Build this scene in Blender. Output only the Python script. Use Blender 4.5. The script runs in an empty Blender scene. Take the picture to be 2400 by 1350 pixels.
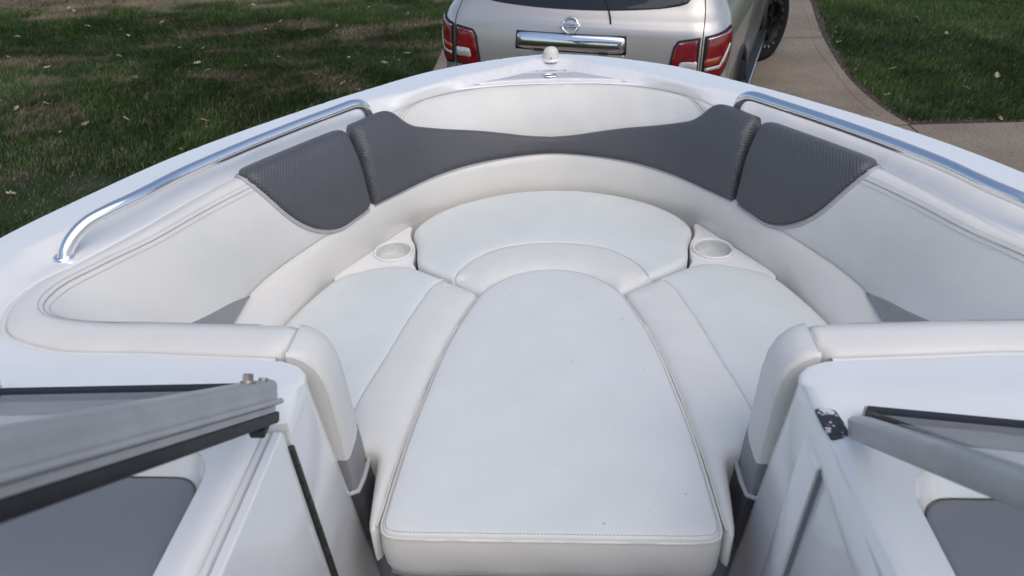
import bpy, bmesh, math, random
import numpy as np
from mathutils import Vector, Matrix
from mathutils.geometry import delaunay_2d_cdt
random.seed(7); rng = np.random.default_rng(7)
SC = bpy.context.scene; COL = SC.collection
R = math.radians
# ------------------------------------------------------------------ camera
cam = bpy.data.cameras.new('camera'); camo = bpy.data.objects.new('camera', cam); COL.objects.link(camo)
def cam_basis(p, yaw, roll):
    p, yaw, roll = R(p), R(yaw), R(roll)
    f = Vector((math.sin(yaw)*math.cos(p), math.cos(yaw)*math.cos(p), -math.sin(p)))
    r = Vector((math.cos(yaw), -math.sin(yaw), 0)); d = f.cross(r)
    r2 = math.cos(roll)*r + math.sin(roll)*d; d2 = -math.sin(roll)*r + math.cos(roll)*d
    return r2, d2, f
r_, d_, f_ = cam_basis(33, -4.0757, 2.5321)
M = Matrix.Identity(4)
for i in range(3):
    M[i][0] = r_[i]; M[i][1] = -d_[i]; M[i][2] = -f_[i]
M[0][3], M[1][3], M[2][3] = 0.0142, 0.0, 2.5
camo.matrix_world = M
cam.sensor_width = 36; cam.lens = 36*1750/2400; cam.clip_start = 0.02; cam.clip_end = 1500
cam.dof.use_dof = True; cam.dof.focus_distance = 2.1; cam.dof.aperture_fstop = 6.5
SC.camera = camo
# ------------------------------------------------------------------ light
SUN_EL, SUN_AZ = 58.0, 150.0      # compass-like: 0 = +Y, 90 = +X, 180 = behind the camera
w = bpy.data.worlds.new('World'); SC.world = w; w.use_nodes = True
nt = w.node_tree; nt.nodes.clear()
sky = nt.nodes.new('ShaderNodeTexSky'); sky.sky_type = 'NISHITA'; sky.sun_disc = False
sky.sun_elevation = R(SUN_EL); sky.sun_rotation = R(SUN_AZ); sky.air_density = 1.0; sky.dust_density = 2.6; sky.ozone_density = 1.0
bg = nt.nodes.new('ShaderNodeBackground'); bg.inputs[1].default_value = 0.10
out = nt.nodes.new('ShaderNodeOutputWorld'); nt.links.new(sky.outputs[0], bg.inputs[0]); nt.links.new(bg.outputs[0], out.inputs[0])
sl = bpy.data.lights.new('sun', 'SUN'); sl.energy = 0.6; sl.angle = R(80); sl.color = (1.0, 0.95, 0.86)
so = bpy.data.objects.new('sun', sl); COL.objects.link(so)
to_sun = Vector((math.sin(R(SUN_AZ))*math.cos(R(SUN_EL)), math.cos(R(SUN_AZ))*math.cos(R(SUN_EL)), math.sin(R(SUN_EL))))
so.rotation_euler = to_sun.to_track_quat('Z', 'Y').to_euler(); so.location = to_sun*30
SC.view_settings.view_transform = 'Standard'; SC.view_settings.look = 'None'
SC.view_settings.exposure = 0.77; SC.view_settings.gamma = 1.0
SC.render.engine = 'CYCLES'

# ------------------------------------------------------------------ materials
MATS = {}
def mat(name, col, rough=0.5, metal=0.0, var=0.0, vscale=6.0, col2=None, bump=0.0, bscale=200.0, coat=0.0, spec=0.5, weave=None, trans=0.0, aniso=None, speck=None, stops=(0.35, 0.65)):
    m = bpy.data.materials.new(name); m.use_nodes = True; n = m.node_tree.nodes; l = m.node_tree.links
    b = n['Principled BSDF']; b.inputs['Roughness'].default_value = rough; b.inputs['Metallic'].default_value = metal
    b.inputs['Base Color'].default_value = (*col, 1); b.inputs['Coat Weight'].default_value = coat; b.inputs['Coat Roughness'].default_value = 0.06
    b.inputs['Specular IOR Level'].default_value = spec; b.inputs['Transmission Weight'].default_value = trans
    tc = n.new('ShaderNodeTexCoord'); src = None
    if col2 is not None or var:
        if col2 is None: col2 = tuple(c*(1-var) for c in col)
        nz = n.new('ShaderNodeTexNoise'); nz.inputs['Scale'].default_value = vscale; nz.inputs['Detail'].default_value = 6; nz.inputs['Roughness'].default_value = 0.6
        l.new(tc.outputs['Object'], nz.inputs['Vector'])
        mr = n.new('ShaderNodeMapRange'); mr.inputs[1].default_value = stops[0]; mr.inputs[2].default_value = stops[1]; l.new(nz.outputs[0], mr.inputs[0])
        mx = n.new('ShaderNodeMix'); mx.data_type = 'RGBA'; mx.inputs[6].default_value = (*col, 1); mx.inputs[7].default_value = (*col2, 1)
        l.new(mr.outputs[0], mx.inputs[0]); src = mx.outputs[2]
        rr = n.new('ShaderNodeMapRange'); rr.inputs[3].default_value = rough*0.85; rr.inputs[4].default_value = min(1, rough*1.2); l.new(nz.outputs[0], rr.inputs[0]); l.new(rr.outputs[0], b.inputs['Roughness'])
    if speck is not None:
        c3, sc, th = speck
        v = n.new('ShaderNodeTexNoise'); v.inputs['Scale'].default_value = sc; v.inputs['Detail'].default_value = 3; l.new(tc.outputs['Object'], v.inputs['Vector'])
        mr = n.new('ShaderNodeMapRange'); mr.inputs[1].default_value = th; mr.inputs[2].default_value = th+0.05; l.new(v.outputs[0], mr.inputs[0])
        mx = n.new('ShaderNodeMix'); mx.data_type = 'RGBA'; mx.inputs[7].default_value = (*c3, 1)
        if src: l.new(src, mx.inputs[6])
        else: mx.inputs[6].default_value = (*col, 1)
        l.new(mr.outputs[0], mx.inputs[0]); src = mx.outputs[2]
    hgt = None
    if weave:
        pitch, wc = weave
        mp = n.new('ShaderNodeMapping'); mp.inputs['Scale'].default_value = (1/pitch,)*3; l.new(tc.outputs['UV'], mp.inputs[0])
        sx = n.new('ShaderNodeSeparateXYZ'); l.new(mp.outputs[0], sx.inputs[0]); sn = []
        for k in (0, 1):
            mm = n.new('ShaderNodeMath'); mm.operation = 'MULTIPLY'; mm.inputs[1].default_value = 3.14159*(1.0 if k == 0 else 1.25); l.new(sx.outputs[k], mm.inputs[0])
            si = n.new('ShaderNodeMath'); si.operation = 'SINE'; l.new(mm.outputs[0], si.inputs[0]); sn.append(si)
        pr = n.new('ShaderNodeMath'); pr.operation = 'MULTIPLY'; l.new(sn[0].outputs[0], pr.inputs[0]); l.new(sn[1].outputs[0], pr.inputs[1])
        mr = n.new('ShaderNodeMapRange'); mr.inputs[1].default_value = -.5; mr.inputs[2].default_value = .6; l.new(pr.outputs[0], mr.inputs[0])
        mx = n.new('ShaderNodeMix'); mx.data_type = 'RGBA'; mx.inputs[6].default_value = (*wc, 1); mx.inputs[7].default_value = (*col, 1); l.new(mr.outputs[0], mx.inputs[0]); src = mx.outputs[2]; hgt = mr.outputs[0]
    if src: l.new(src, b.inputs['Base Color'])
    if bump or weave:
        bp = n.new('ShaderNodeBump'); bp.inputs['Strength'].default_value = bump if bump else 0.6
        if weave: bp.inputs['Distance'].default_value = 0.0012; l.new(hgt, bp.inputs['Height'])
        else:
            nb = n.new('ShaderNodeTexNoise'); nb.inputs['Scale'].default_value = bscale; nb.inputs['Detail'].default_value = 4; l.new(tc.outputs['Object'], nb.inputs['Vector'])
            bp.inputs['Distance'].default_value = 0.004; l.new(nb.outputs[0], bp.inputs['Height'])
        l.new(bp.outputs[0], b.inputs['Normal'])
    MATS[name] = m; return m
mat('gelcoat', (0.80, 0.795, 0.78), 0.12, var=0.04, vscale=5, coat=0.8, bump=0.02, bscale=9)
mat('liner', (0.725, 0.70, 0.655), 0.22, var=0.04, vscale=4, coat=0.3, bump=0.02, bscale=8)
mat('vinyl', (0.70, 0.688, 0.65), 0.42, var=0.05, vscale=9, bump=0.16, bscale=420, speck=((0.50, 0.48, 0.45), 38, 0.745))
mat('vinyl_seat', (0.66, 0.69, 0.675), 0.42, var=0.05, vscale=9, bump=0.16, bscale=420, speck=((0.44, 0.43, 0.40), 46, 0.735))
mat('vinyl_filler', (0.67, 0.69, 0.68), 0.42, var=0.05, vscale=8, bump=0.16, bscale=420, speck=((0.42, 0.40, 0.38), 52, 0.735))
mat('vinyl_roll', (0.69, 0.69, 0.665), 0.42, var=0.05, vscale=9, bump=0.16, bscale=420, speck=((0.50, 0.48, 0.45), 38, 0.745))
mat('vinyl_grey', (0.27, 0.27, 0.275), 0.5, var=0.06, bump=0.10, bscale=420)
mat('weave_grey', (0.102, 0.105, 0.116), 0.36, weave=(0.0042, (0.062, 0.064, 0.072)))
mat('tread_grey', (0.52, 0.52, 0.54), 0.6, var=0.1, vscale=60, bump=0.3, bscale=300)
mat('piping', (0.44, 0.44, 0.46), 0.4, var=0.05)
mat('thread', (0.16, 0.155, 0.15), 0.8)
mat('chrome', (0.88, 0.88, 0.88), 0.15, metal=1.0, bump=0.015, bscale=40)
mat('bright_chrome', (0.85, 0.85, 0.86), 0.03, metal=1.0)
mat('aluminium', (0.46, 0.465, 0.47), 0.42, metal=0.35, var=0.15, vscale=14, speck=((0.2, 0.2, 0.21), 60, 0.74))
mat('rubber', (0.02, 0.021, 0.025), 0.55, var=0.2, vscale=20, bump=0.1, bscale=90)
mat('seal_dusty', (0.03, 0.032, 0.04), 0.6, speck=((0.30, 0.27, 0.22), 260, 0.66))
mat('dash_grey', (0.21, 0.222, 0.245), 0.5, var=0.08, vscale=5, bump=0.08, bscale=300)
mat('plastic_white', (0.70, 0.675, 0.62), 0.42, var=0.05, vscale=20)
mat('cup_plastic', (0.62, 0.64, 0.62), 0.35, speck=((0.34, 0.33, 0.28), 300, 0.62), var=0.1, vscale=30)
mat('bolt_steel', (0.42, 0.38, 0.32), 0.35, metal=0.9, var=0.2, vscale=100)
mat('floor_dark', (0.05, 0.03, 0.032), 0.8, var=0.3, vscale=30)
mat('residue', (0.028, 0.027, 0.032), 0.5, col2=(0.60, 0.60, 0.61), vscale=55, bump=0.6, bscale=120, stops=(0.54, 0.60))
mat('ink', (0.12, 0.13, 0.16), 0.5)
mat('paint_silver', (0.53, 0.505, 0.48), 0.30, metal=0.55, coat=0.8, var=0.02)
mat('glass_dark', (0.008, 0.009, 0.010), 0.03, spec=0.6, coat=0.2)
mat('lamp_red', (0.23, 0.008, 0.014), 0.08, coat=0.6, var=0.45, vscale=18)
mat('lamp_amber', (0.34, 0.05, 0.012), 0.10, coat=0.6, var=0.35, vscale=22)
mat('lamp_clear', (0.62, 0.62, 0.60), 0.12, metal=0.3, coat=0.6, var=0.25, vscale=70)
mat('trim_black', (0.012, 0.012, 0.013), 0.5, spec=0.25)
mat('tyre', (0.012, 0.012, 0.013), 0.85, spec=0.15, bump=0.2, bscale=60)
mat('wheel_black', (0.008, 0.008, 0.008), 0.5, spec=0.2)
mat('plate', (0.6, 0.58, 0.55), 0.4)
mat('galvanised', (0.35, 0.36, 0.37), 0.45, metal=0.7, var=0.2, vscale=12)
mat('bark', (0.055, 0.042, 0.032), 0.9, var=0.4, vscale=9, bump=0.5, bscale=25)
mat('foliage', (0.045, 0.065, 0.022), 0.7, col2=(0.09, 0.085, 0.03), vscale=1.2)
mat('soil', (0.022, 0.017, 0.013), 0.95, col2=(0.055, 0.043, 0.031), vscale=14, bump=0.8, bscale=60)
mat('leaf_dry', (0.34, 0.25, 0.15), 0.75, col2=(0.46, 0.37, 0.25), vscale=3)
mat('leaf_brown', (0.20, 0.12, 0.065), 0.8, col2=(0.30, 0.21, 0.12), vscale=3)
mat('concrete', (0.245, 0.200, 0.155), 0.9, col2=(0.170, 0.136, 0.104), vscale=1.1, bump=0.6, bscale=55, speck=((0.085, 0.07, 0.058), 60, 0.585))
def glass_mat():
    m = bpy.data.materials.new('windscreen_glass'); m.use_nodes = True; n = m.node_tree.nodes; l = m.node_tree.links; n.clear()
    o = n.new('ShaderNodeOutputMaterial'); mx = n.new('ShaderNodeMixShader'); tr = n.new('ShaderNodeBsdfTransparent'); gl = n.new('ShaderNodeBsdfGlossy'); fr = n.new('ShaderNodeFresnel')
    fr.inputs[0].default_value = 1.3; tr.inputs[0].default_value = (0.90, 0.915, 0.92, 1); gl.inputs[1].default_value = 0.02
    mu = n.new('ShaderNodeMath'); mu.operation = 'MULTIPLY'; mu.inputs[1].default_value = 0.45; l.new(fr.outputs[0], mu.inputs[0]); l.new(mu.outputs[0], mx.inputs[0]); l.new(tr.outputs[0], mx.inputs[1]); l.new(gl.outputs[0], mx.inputs[2]); l.new(mx.outputs[0], o.inputs[0]); MATS['windscreen_glass'] = m
glass_mat()
def grass_mats():
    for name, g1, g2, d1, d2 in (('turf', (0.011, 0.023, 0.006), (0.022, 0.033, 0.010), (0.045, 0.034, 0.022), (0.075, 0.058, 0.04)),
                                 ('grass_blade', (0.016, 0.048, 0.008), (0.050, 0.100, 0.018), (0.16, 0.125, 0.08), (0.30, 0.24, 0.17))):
        m = bpy.data.materials.new(name); m.use_nodes = True; n = m.node_tree.nodes; l = m.node_tree.links; b = n['Principled BSDF']
        b.inputs['Roughness'].default_value = 0.75; b.inputs['Specular IOR Level'].default_value = 0.25
        at = n.new('ShaderNodeAttribute'); at.attribute_name = 'dry'
        tc = n.new('ShaderNodeTexCoord'); nz = n.new('ShaderNodeTexNoise'); nz.inputs['Scale'].default_value = 1.3; nz.inputs['Detail'].default_value = 7; l.new(tc.outputs['Object'], nz.inputs[0])
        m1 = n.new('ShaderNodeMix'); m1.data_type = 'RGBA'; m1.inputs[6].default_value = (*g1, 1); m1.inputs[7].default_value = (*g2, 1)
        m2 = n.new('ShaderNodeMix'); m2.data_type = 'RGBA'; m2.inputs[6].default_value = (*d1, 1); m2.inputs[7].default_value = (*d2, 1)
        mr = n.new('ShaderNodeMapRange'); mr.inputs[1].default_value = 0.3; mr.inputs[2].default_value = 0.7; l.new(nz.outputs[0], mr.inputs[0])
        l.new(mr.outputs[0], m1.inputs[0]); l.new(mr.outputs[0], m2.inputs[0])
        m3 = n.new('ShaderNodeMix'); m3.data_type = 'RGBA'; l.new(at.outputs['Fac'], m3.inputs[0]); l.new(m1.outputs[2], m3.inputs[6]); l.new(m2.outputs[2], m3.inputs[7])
        l.new(m3.outputs[2], b.inputs['Base Color']); MATS[name] = m
grass_mats()

# ------------------------------------------------------------------ helpers
def obj(name, verts, faces, m, parent=None, smooth=True, uv=None, angle=None):
    me = bpy.data.meshes.new(name); me.from_pydata([tuple(map(float, v)) for v in verts], [], [tuple(int(i) for i in f) for f in faces])
    me.materials.append(MATS[m]); me.update()
    if smooth: me.shade_smooth()
    if uv is not None:
        ul = me.uv_layers.new(name='UVMap'); vi = np.zeros(len(me.loops), np.int32); me.loops.foreach_get('vertex_index', vi)
        ul.data.foreach_set('uv', np.asarray(uv, np.float32)[vi].ravel())
    if angle is not None and smooth: me.set_sharp_from_angle(angle=R(angle))
    o = bpy.data.objects.new(name, me); COL.objects.link(o)
    if parent: o.parent = parent
    return o
def tag(o, label=None, cat=None, group=None, kind=None):
    for k, v in (('label', label), ('category', cat), ('group', group), ('kind', kind)):
        if v: o[k] = v
    return o
def empty(name, loc=(0, 0, 0), rz=0, **k):
    o = bpy.data.objects.new(name, None); COL.objects.link(o); o.location = loc; o.rotation_euler = (0, 0, rz); o.empty_display_size = 0.2; tag(o, **k); return o
def fix(o, me_fn=None):
    bm = bmesh.new(); bm.from_mesh(o.data); bmesh.ops.recalc_face_normals(bm, faces=bm.faces); bm.to_mesh(o.data); bm.free(); return o
def spline(P, n=60, closed=False):
    """centripetal-ish Catmull-Rom through P, n samples even in arc length"""
    P = np.asarray(P, float)
    d = np.r_[0, np.cumsum(np.sqrt(np.linalg.norm(np.diff(np.vstack([P, P[:1]]) if closed else P, axis=0), axis=1)))]
    Q = np.vstack([P, P[:1]]) if closed else P
    k = len(Q); T = np.zeros_like(Q)
    for i in range(k):
        a, b = i-1, i+1
        if closed: a, b = (i-1) % (k-1) if i else k-2, (i+1) if i < k-1 else 1
        if a < 0: T[i] = (Q[1]-Q[0])/(d[1]-d[0])
        elif b > k-1: T[i] = (Q[-1]-Q[-2])/(d[-1]-d[-2])
        else:
            h0 = d[i]-d[i-1] if i else d[-1]-d[-2]; h1 = d[i+1]-d[i] if i < k-1 else d[1]-d[0]
            s0 = (Q[i]-Q[a])/h0; s1 = (Q[b]-Q[i])/h1; T[i] = (s0*h1+s1*h0)/(h0+h1)
    tt = np.linspace(0, d[-1], max(400, 10*k)); out = []
    idx = np.clip(np.searchsorted(d, tt, side='right')-1, 0, k-2)
    h = (d[idx+1]-d[idx])[:, None]; s = ((tt-d[idx])[:, None])/h
    out = (2*s**3-3*s**2+1)*Q[idx]+(s**3-2*s**2+s)*h*T[idx]+(-2*s**3+3*s**2)*Q[idx+1]+(s**3-s**2)*h*T[idx+1]
    L = np.r_[0, np.cumsum(np.linalg.norm(np.diff(out, axis=0), axis=1))]
    q = np.linspace(0, L[-1], n+1 if closed else n)
    if closed: q = q[:-1]
    return np.stack([np.interp(q, L, out[:, j]) for j in range(out.shape[1])], 1)
def grid_faces(r, c, close=False):
    F = []
    for i in range(r-1):
        for j in range(c if close else c-1):
            j2 = (j+1) % c; F.append((i*c+j, i*c+j2, (i+1)*c+j2, (i+1)*c+j))
    return F
def loft(name, rows, m, parent=None, close=False, smooth=True, caps=False, angle=None, uv=None):
    rows = [np.asarray(r, float) for r in rows]; c = len(rows[0]); V = np.vstack(rows); F = grid_faces(len(rows), c, close)
    if caps: F += [tuple(range(c)), tuple(range(len(V)-1, len(V)-1-c, -1))]
    return fix(obj(name, V, F, m, parent, smooth, uv, angle))
def tube_data(P, r, seg=8):
    P = np.asarray(P, float); n = len(P); r = np.full(n, r) if np.isscalar(r) else np.asarray(r)
    T = np.gradient(P, axis=0); T /= np.linalg.norm(T, axis=1)[:, None]+1e-12
    up = np.array([0, 0, 1.0]) if abs(T[0][2]) < 0.9 else np.array([1.0, 0, 0])
    a = np.cross(T[0], up); a /= np.linalg.norm(a); V = []
    for i in range(n):
        a = a-T[i]*np.dot(a, T[i]); a /= np.linalg.norm(a); b = np.cross(T[i], a)
        for k in range(seg):
            th = 2*math.pi*k/seg; V.append(P[i]+r[i]*(math.cos(th)*a+math.sin(th)*b))
    F = grid_faces(n, seg, True)+[tuple(range(seg-1, -1, -1)), tuple(range((n-1)*seg, n*seg))]
    return V, F
def tube(name, P, r, m, parent=None, seg=8):
    V, F = tube_data(P, r, seg); return fix(obj(name, V, F, m, parent, True, None, 60))
def merge(parts):
    V, F = [], []
    for v, f in parts:
        o = len(V); V += list(v); F += [tuple(i+o for i in q) for q in f]
    return V, F
def lathe(name, prof, c, m, parent=None, seg=32, angle=40):
    V = []; n = len(prof)
    for k in range(seg):
        a = 2*math.pi*k/seg
        for r, z in prof: V.append((c[0]+r*math.cos(a), c[1]+r*math.sin(a), c[2]+z))
    F = [(k*n+i, ((k+1) % seg)*n+i, ((k+1) % seg)*n+i+1, k*n+i+1) for k in range(seg) for i in range(n-1)]
    return fix(obj(name, V, F, m, parent, True, None, angle))
def box_data(c, s, rot=None):
    V = []; 
    for x in (-1, 1):
        for y in (-1, 1):
            for z in (-1, 1):
                v = Vector((x*s[0]/2, y*s[1]/2, z*s[2]/2))
                if rot is not None: v = rot @ v
                V.append((c[0]+v[0], c[1]+v[1], c[2]+v[2]))
    F = [(0, 1, 3, 2), (4, 6, 7, 5), (0, 4, 5, 1), (2, 3, 7, 6), (0, 2, 6, 4), (1, 5, 7, 3)]
    return V, F
def bevel(o, wdt, seg=3, ang=30):
    md = o.modifiers.new('bevel', 'BEVEL'); md.width = wdt; md.segments = seg; md.limit_method = 'ANGLE'; md.angle_limit = R(ang); return o
def box(name, c, s, m, parent=None, bv=0.0, rot=None):
    o = obj(name, *box_data(c, s, rot), m, parent, bv > 0, None, 40 if bv else None)
    fix(o)
    if bv: bevel(o, bv)
    return o
def seg_dist(p, poly):
    """distance of points p to closed polyline poly and index of the nearest vertex"""
    A = poly; B = np.roll(poly, -1, 0); AB = B-A; L2 = (AB**2).sum(1)+1e-15
    best = np.full(len(p), 1e9); bi = np.zeros(len(p), int)
    for i in range(len(A)):
        t = np.clip(((p-A[i])@AB[i])/L2[i], 0, 1); d = np.linalg.norm(p-(A[i]+t[:, None]*AB[i]), axis=1)
        k = d < best; best[k] = d[k]; bi[k] = np.where(t[k] < .5, i, (i+1) % len(A))
    return best, bi
def inside(p, poly):
    x, y = p[:, 0], p[:, 1]; c = np.zeros(len(p), bool); n = len(poly)
    for i in range(n):
        x1, y1 = poly[i]; x2, y2 = poly[(i+1) % n]
        if y1 == y2: continue
        k = ((y1 > y) != (y2 > y)) & (x < (x2-x1)*(y-y1)/(y2-y1)+x1); c ^= k
    return c
def area2(P): return 0.5*np.sum(P[:, 0]*np.roll(P[:, 1], -1)-np.roll(P[:, 0], -1)*P[:, 1])
def pillow(name, poly, S, m, parent=None, t=0.02, r=0.015, crown=0.0, step=0.02, skirt=0.03, e=None, holes=(), noise=0.0, smooth=True):
    """a padded panel: poly in the (u,v) chart of surface S(u,v,h); raised by t, edges rolled off over r, sides run down by skirt"""
    P = np.asarray(poly, float)
    if area2(P) < 0: P = P[::-1].copy()
    rr = r
    pts = [P]; nb = len(P)
    tan = np.roll(P, -1, 0)-np.roll(P, 1, 0); tan /= np.linalg.norm(tan, axis=1)[:, None]+1e-12; nrm = np.stack([-tan[:, 1], tan[:, 0]], 1)
    for k in (0.12, 0.3, 0.6, 1.0):
        q = P+nrm*rr*k; dd, _ = seg_dist(q, P); q = q[(dd > rr*k*0.85) & inside(q, P)]; pts.append(q)
    lo, hi = P.min(0), P.max(0); gx, gy = np.meshgrid(np.arange(lo[0], hi[0], step), np.arange(lo[1], hi[1], step)); gx[1::2] += step/2
    g = np.stack([gx.ravel(), gy.ravel()], 1); g = g[inside(g, P)]
    if len(g):
        dd, _ = seg_dist(g, P); g = g[dd > rr*1.25]; pts.append(g)
    edges = [(i, (i+1) % nb) for i in range(nb)]
    allp = np.vstack(pts); hl = []
    for H in holes:
        H = np.asarray(H); dd, _ = seg_dist(allp[nb:], H); keep = (dd > 0.004) & ~inside(allp[nb:], H); allp = np.vstack([allp[:nb], allp[nb:][keep]])
    for H in holes:
        H = np.asarray(H); s0 = len(allp); allp = np.vstack([allp, H]); edges += [(s0+i, s0+(i+1) % len(H)) for i in range(len(H))]
    v2, e2, f2, *_ = delaunay_2d_cdt([Vector(p) for p in allp], edges, [list(range(nb))], 1, 1e-7)
    v2 = np.array([tuple(v) for v in v2])
    if holes:
        cen = np.array([v2[list(f)].mean(0) for f in f2]); k = np.zeros(len(f2), bool)
        for H in holes: k |= inside(cen, np.asarray(H))
        f2 = [f for f, kk in zip(f2, k) if not kk]
    d, bi = seg_dist(v2, P); tt = np.clip(d/rr, 0, 1)
    ev = np.full(len(P), t) if e is None else (np.asarray(e) if not callable(e) else np.array([e(*p) for p in P]))
    roll = ev[bi]*(1-np.sqrt(np.clip(1-(1-tt)**2, 0, 1)))
    h = t-roll+crown*(1-np.exp(-d/0.05))
    if noise: h += noise*(np.sin(v2[:, 0]*31+1.3)*np.sin(v2[:, 1]*27+.4)+0.6*np.sin(v2[:, 0]*63+v2[:, 1]*41))*np.clip(d/0.04, 0, 1)
    V = [S(u, v, hh) for (u, v), hh in zip(v2, h)]; uv = [tuple(p) for p in v2]
    # sides: from every boundary edge of the triangulation, down
    cnt = {}
    for f in f2:
        for i in range(len(f)):
            a, b = f[i], f[(i+1) % len(f)]; cnt[(a, b)] = 1
    F = [tuple(f) for f in f2]; low = {}
    for (a, b) in list(cnt):
        if (b, a) not in cnt:
            for i in (a, b):
                if i not in low: low[i] = len(V); V.append(S(v2[i][0], v2[i][1], h[i]-skirt)); uv.append((v2[i][0], v2[i][1]+skirt))
            F.append((b, a, low[a], low[b]))
    o = obj(name, V, F, m, parent, smooth, uv, 70); return o
def mirror_poly(P): return [(-x, y) for x, y in P][::-1]
def stitches(name, P, m, parent, L=0.0036, gap=0.0022, wdt=0.0011, nrm=(0, 0, 1)):
    P = np.asarray(P); s = np.r_[0, np.cumsum(np.linalg.norm(np.diff(P, axis=0), axis=1))]; parts = []
    n = int(s[-1]/(L+gap)); f = lambda q: np.array([np.interp(q, s, P[:, j]) for j in range(3)])
    for i in range(n):
        a = f(i*(L+gap)); b = f(i*(L+gap)+L); d = b-a; d /= np.linalg.norm(d)+1e-12
        nn = np.asarray(nrm, float); sd = np.cross(d, nn); sd /= np.linalg.norm(sd)+1e-12; u = np.cross(sd, d)
        V = [a+sd*wdt/2, a-sd*wdt/2, b-sd*wdt/2, b+sd*wdt/2, (a+b)/2+u*wdt*.6]; parts.append((V, [(0, 1, 4), (1, 2, 4), (2, 3, 4), (3, 0, 4)]))
    return obj(name, *merge(parts), m, parent, False)
def dens(P, n=None, step=.02):
    P = np.asarray(P); o = []
    for i in range(len(P)):
        a, b = P[i], P[(i+1) % len(P)]; k = max(1, int(np.linalg.norm(b-a)/step)); o += [a+(b-a)*j/k for j in range(k)]
    return np.array(o)
# ================================================================== GROUND
# dry patches of the lawn: x, y, half length, half width, heading
DRY = [(-4.9, 10.0, 1.0, .30, .35), (-3.2, 9.6, 1.1, .28, .5), (-9.0, 9.3, 1.2, .55, .2), (-6.3, 8.1, .5, .25, .3), (-5.2, 12.6, 1.2, .35, .2), (-2.8, 12.4, 1.4, .35, .2), (-9.5, 13.2, 3.2, 1.0, .1), (-7.2, 8.9, .35, .2, 0), (-5.0, 6.7, .45, .22, .3),
       (-6.0, 6.2, .5, .2, .2), (-4.6, 5.6, .5, .2, .1), (-1.4, 11.9, .8, .4, 0), (-3.6, 7.4, .3, .15, 0), (5.0, 9.0, .45, .12, .1), (5.6, 7.9, .5, .10, .2), (-7.6, 11.4, .5, .2, .4)]
_k = rng.normal(size=(14, 2))*np.array([[.6], [.6], [1.0], [1.0], [1.6], [1.6], [2.6], [2.6], [4], [4], [6], [6], [9], [9]]); _ph = rng.uniform(0, 6.28, 14); _am = 1/np.linalg.norm(_k, axis=1)**.6
def fbm(x, y): return sum(a*np.sin(k[0]*x+k[1]*y+p) for a, k, p in zip(_am, _k, _ph))/np.sum(_am)
def dryness(x, y):
    d = np.zeros_like(x); nz = fbm(x*1.6, y*1.6); nz2 = fbm(x*5+3, y*5)
    for cx, cy, a, b, h in DRY:
        u = (x-cx)*math.cos(h)+(y-cy)*math.sin(h); v = -(x-cx)*math.sin(h)+(y-cy)*math.cos(h)
        d = np.maximum(d, np.clip(.38-((u/a)**2+(v/b)**2)*.6+nz*2.0+3.0*nz2, 0, 1)*.9)
    return np.clip(np.maximum(d, np.clip((fbm(x*2.6+9, y*2.6)+.8*fbm(x*7, y*7)-.33)*2.6, 0, .7)*(x < 0)), 0, 1)
xs = np.r_[-300, -60, -24, np.linspace(-14, 12, 261), 24, 60, 300]; ys = np.r_[-300, -60, -20, -6, np.linspace(2, 18, 161), 30, 80, 300]
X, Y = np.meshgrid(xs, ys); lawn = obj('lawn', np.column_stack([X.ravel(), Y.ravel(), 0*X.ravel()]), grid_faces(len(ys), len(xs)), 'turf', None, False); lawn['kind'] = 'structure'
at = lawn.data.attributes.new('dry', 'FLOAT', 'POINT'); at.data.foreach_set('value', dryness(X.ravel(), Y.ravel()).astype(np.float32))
# concrete drive with a curved right-hand edge, and a walk leaving to the right
EDGE = [(3.75, 14.5), (3.72, 12.6), (3.62, 11.4), (3.36, 10.1), (3.20, 9.27), (3.07, 8.40), (3.00, 7.75), (2.985, 7.27), (3.01, 6.80), (3.08, 6.36)]
edge = spline(EDGE, 90)
drive = empty('driveway', (0, 0, 0), kind='structure')
def slab(name, poly, parent, z=.030, th=.08, edge_r=.008):
    return pillow(name, dens(poly, step=.25), lambda u, v, h: (u, v, z+h), 'concrete', parent, t=0, r=edge_r, e=None, step=.5, skirt=th) if False else slab2(name, poly, parent, z, th)
def slab2(name, poly, parent, z, th):
    P = np.asarray(poly); 
    if area2(P) < 0: P = P[::-1]
    tan = np.roll(P, -1, 0)-np.roll(P, 1, 0); tan /= np.linalg.norm(tan, axis=1)[:, None]; n = np.stack([-tan[:, 1], tan[:, 0]], 1); m = len(P)
    V = np.vstack([np.column_stack([P, np.full(m, z-th)]), np.column_stack([P, np.full(m, z-.006)]), np.column_stack([P+n*.006, np.full(m, z)])])
    return obj(name, V, grid_faces(3, m, True)+[tuple(range(2*m, 3*m))], 'concrete', parent, False)
XL = -1.35
def edge_x(y): return float(np.interp(y, edge[::-1, 1], edge[::-1, 0]))
cuts = [14.5, 12.2, 9.235, 6.36]
for a, b in ((27.0, 22.02), (22.0, 18.02), (18.0, 14.52)): slab('slab', [(XL, a), (3.75, a), (3.75, b), (XL, b)], drive)
for a, b in zip(cuts[:-1], cuts[1:]):
    yy = np.linspace(a-.022, b+.022, 26); right = [(edge_x(y), y) for y in yy]
    slab('slab', [(XL, a-.022), *right, (XL, b+.022)], drive)
for a, b in ((6.348, 3.3), (3.288, 0.2), (.188, -3.0), (-3.012, -8)): slab('slab', [(XL, a), (3.07, a), (3.07, b), (XL, b)], drive)
for a, b in ((3.082, 5.2), (5.212, 7.4), (7.412, 10.0), (10.012, 14)): slab('slab', [(a, 6.36), (b, 6.40), (b, 4.6), (a, 4.6)], drive)
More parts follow.
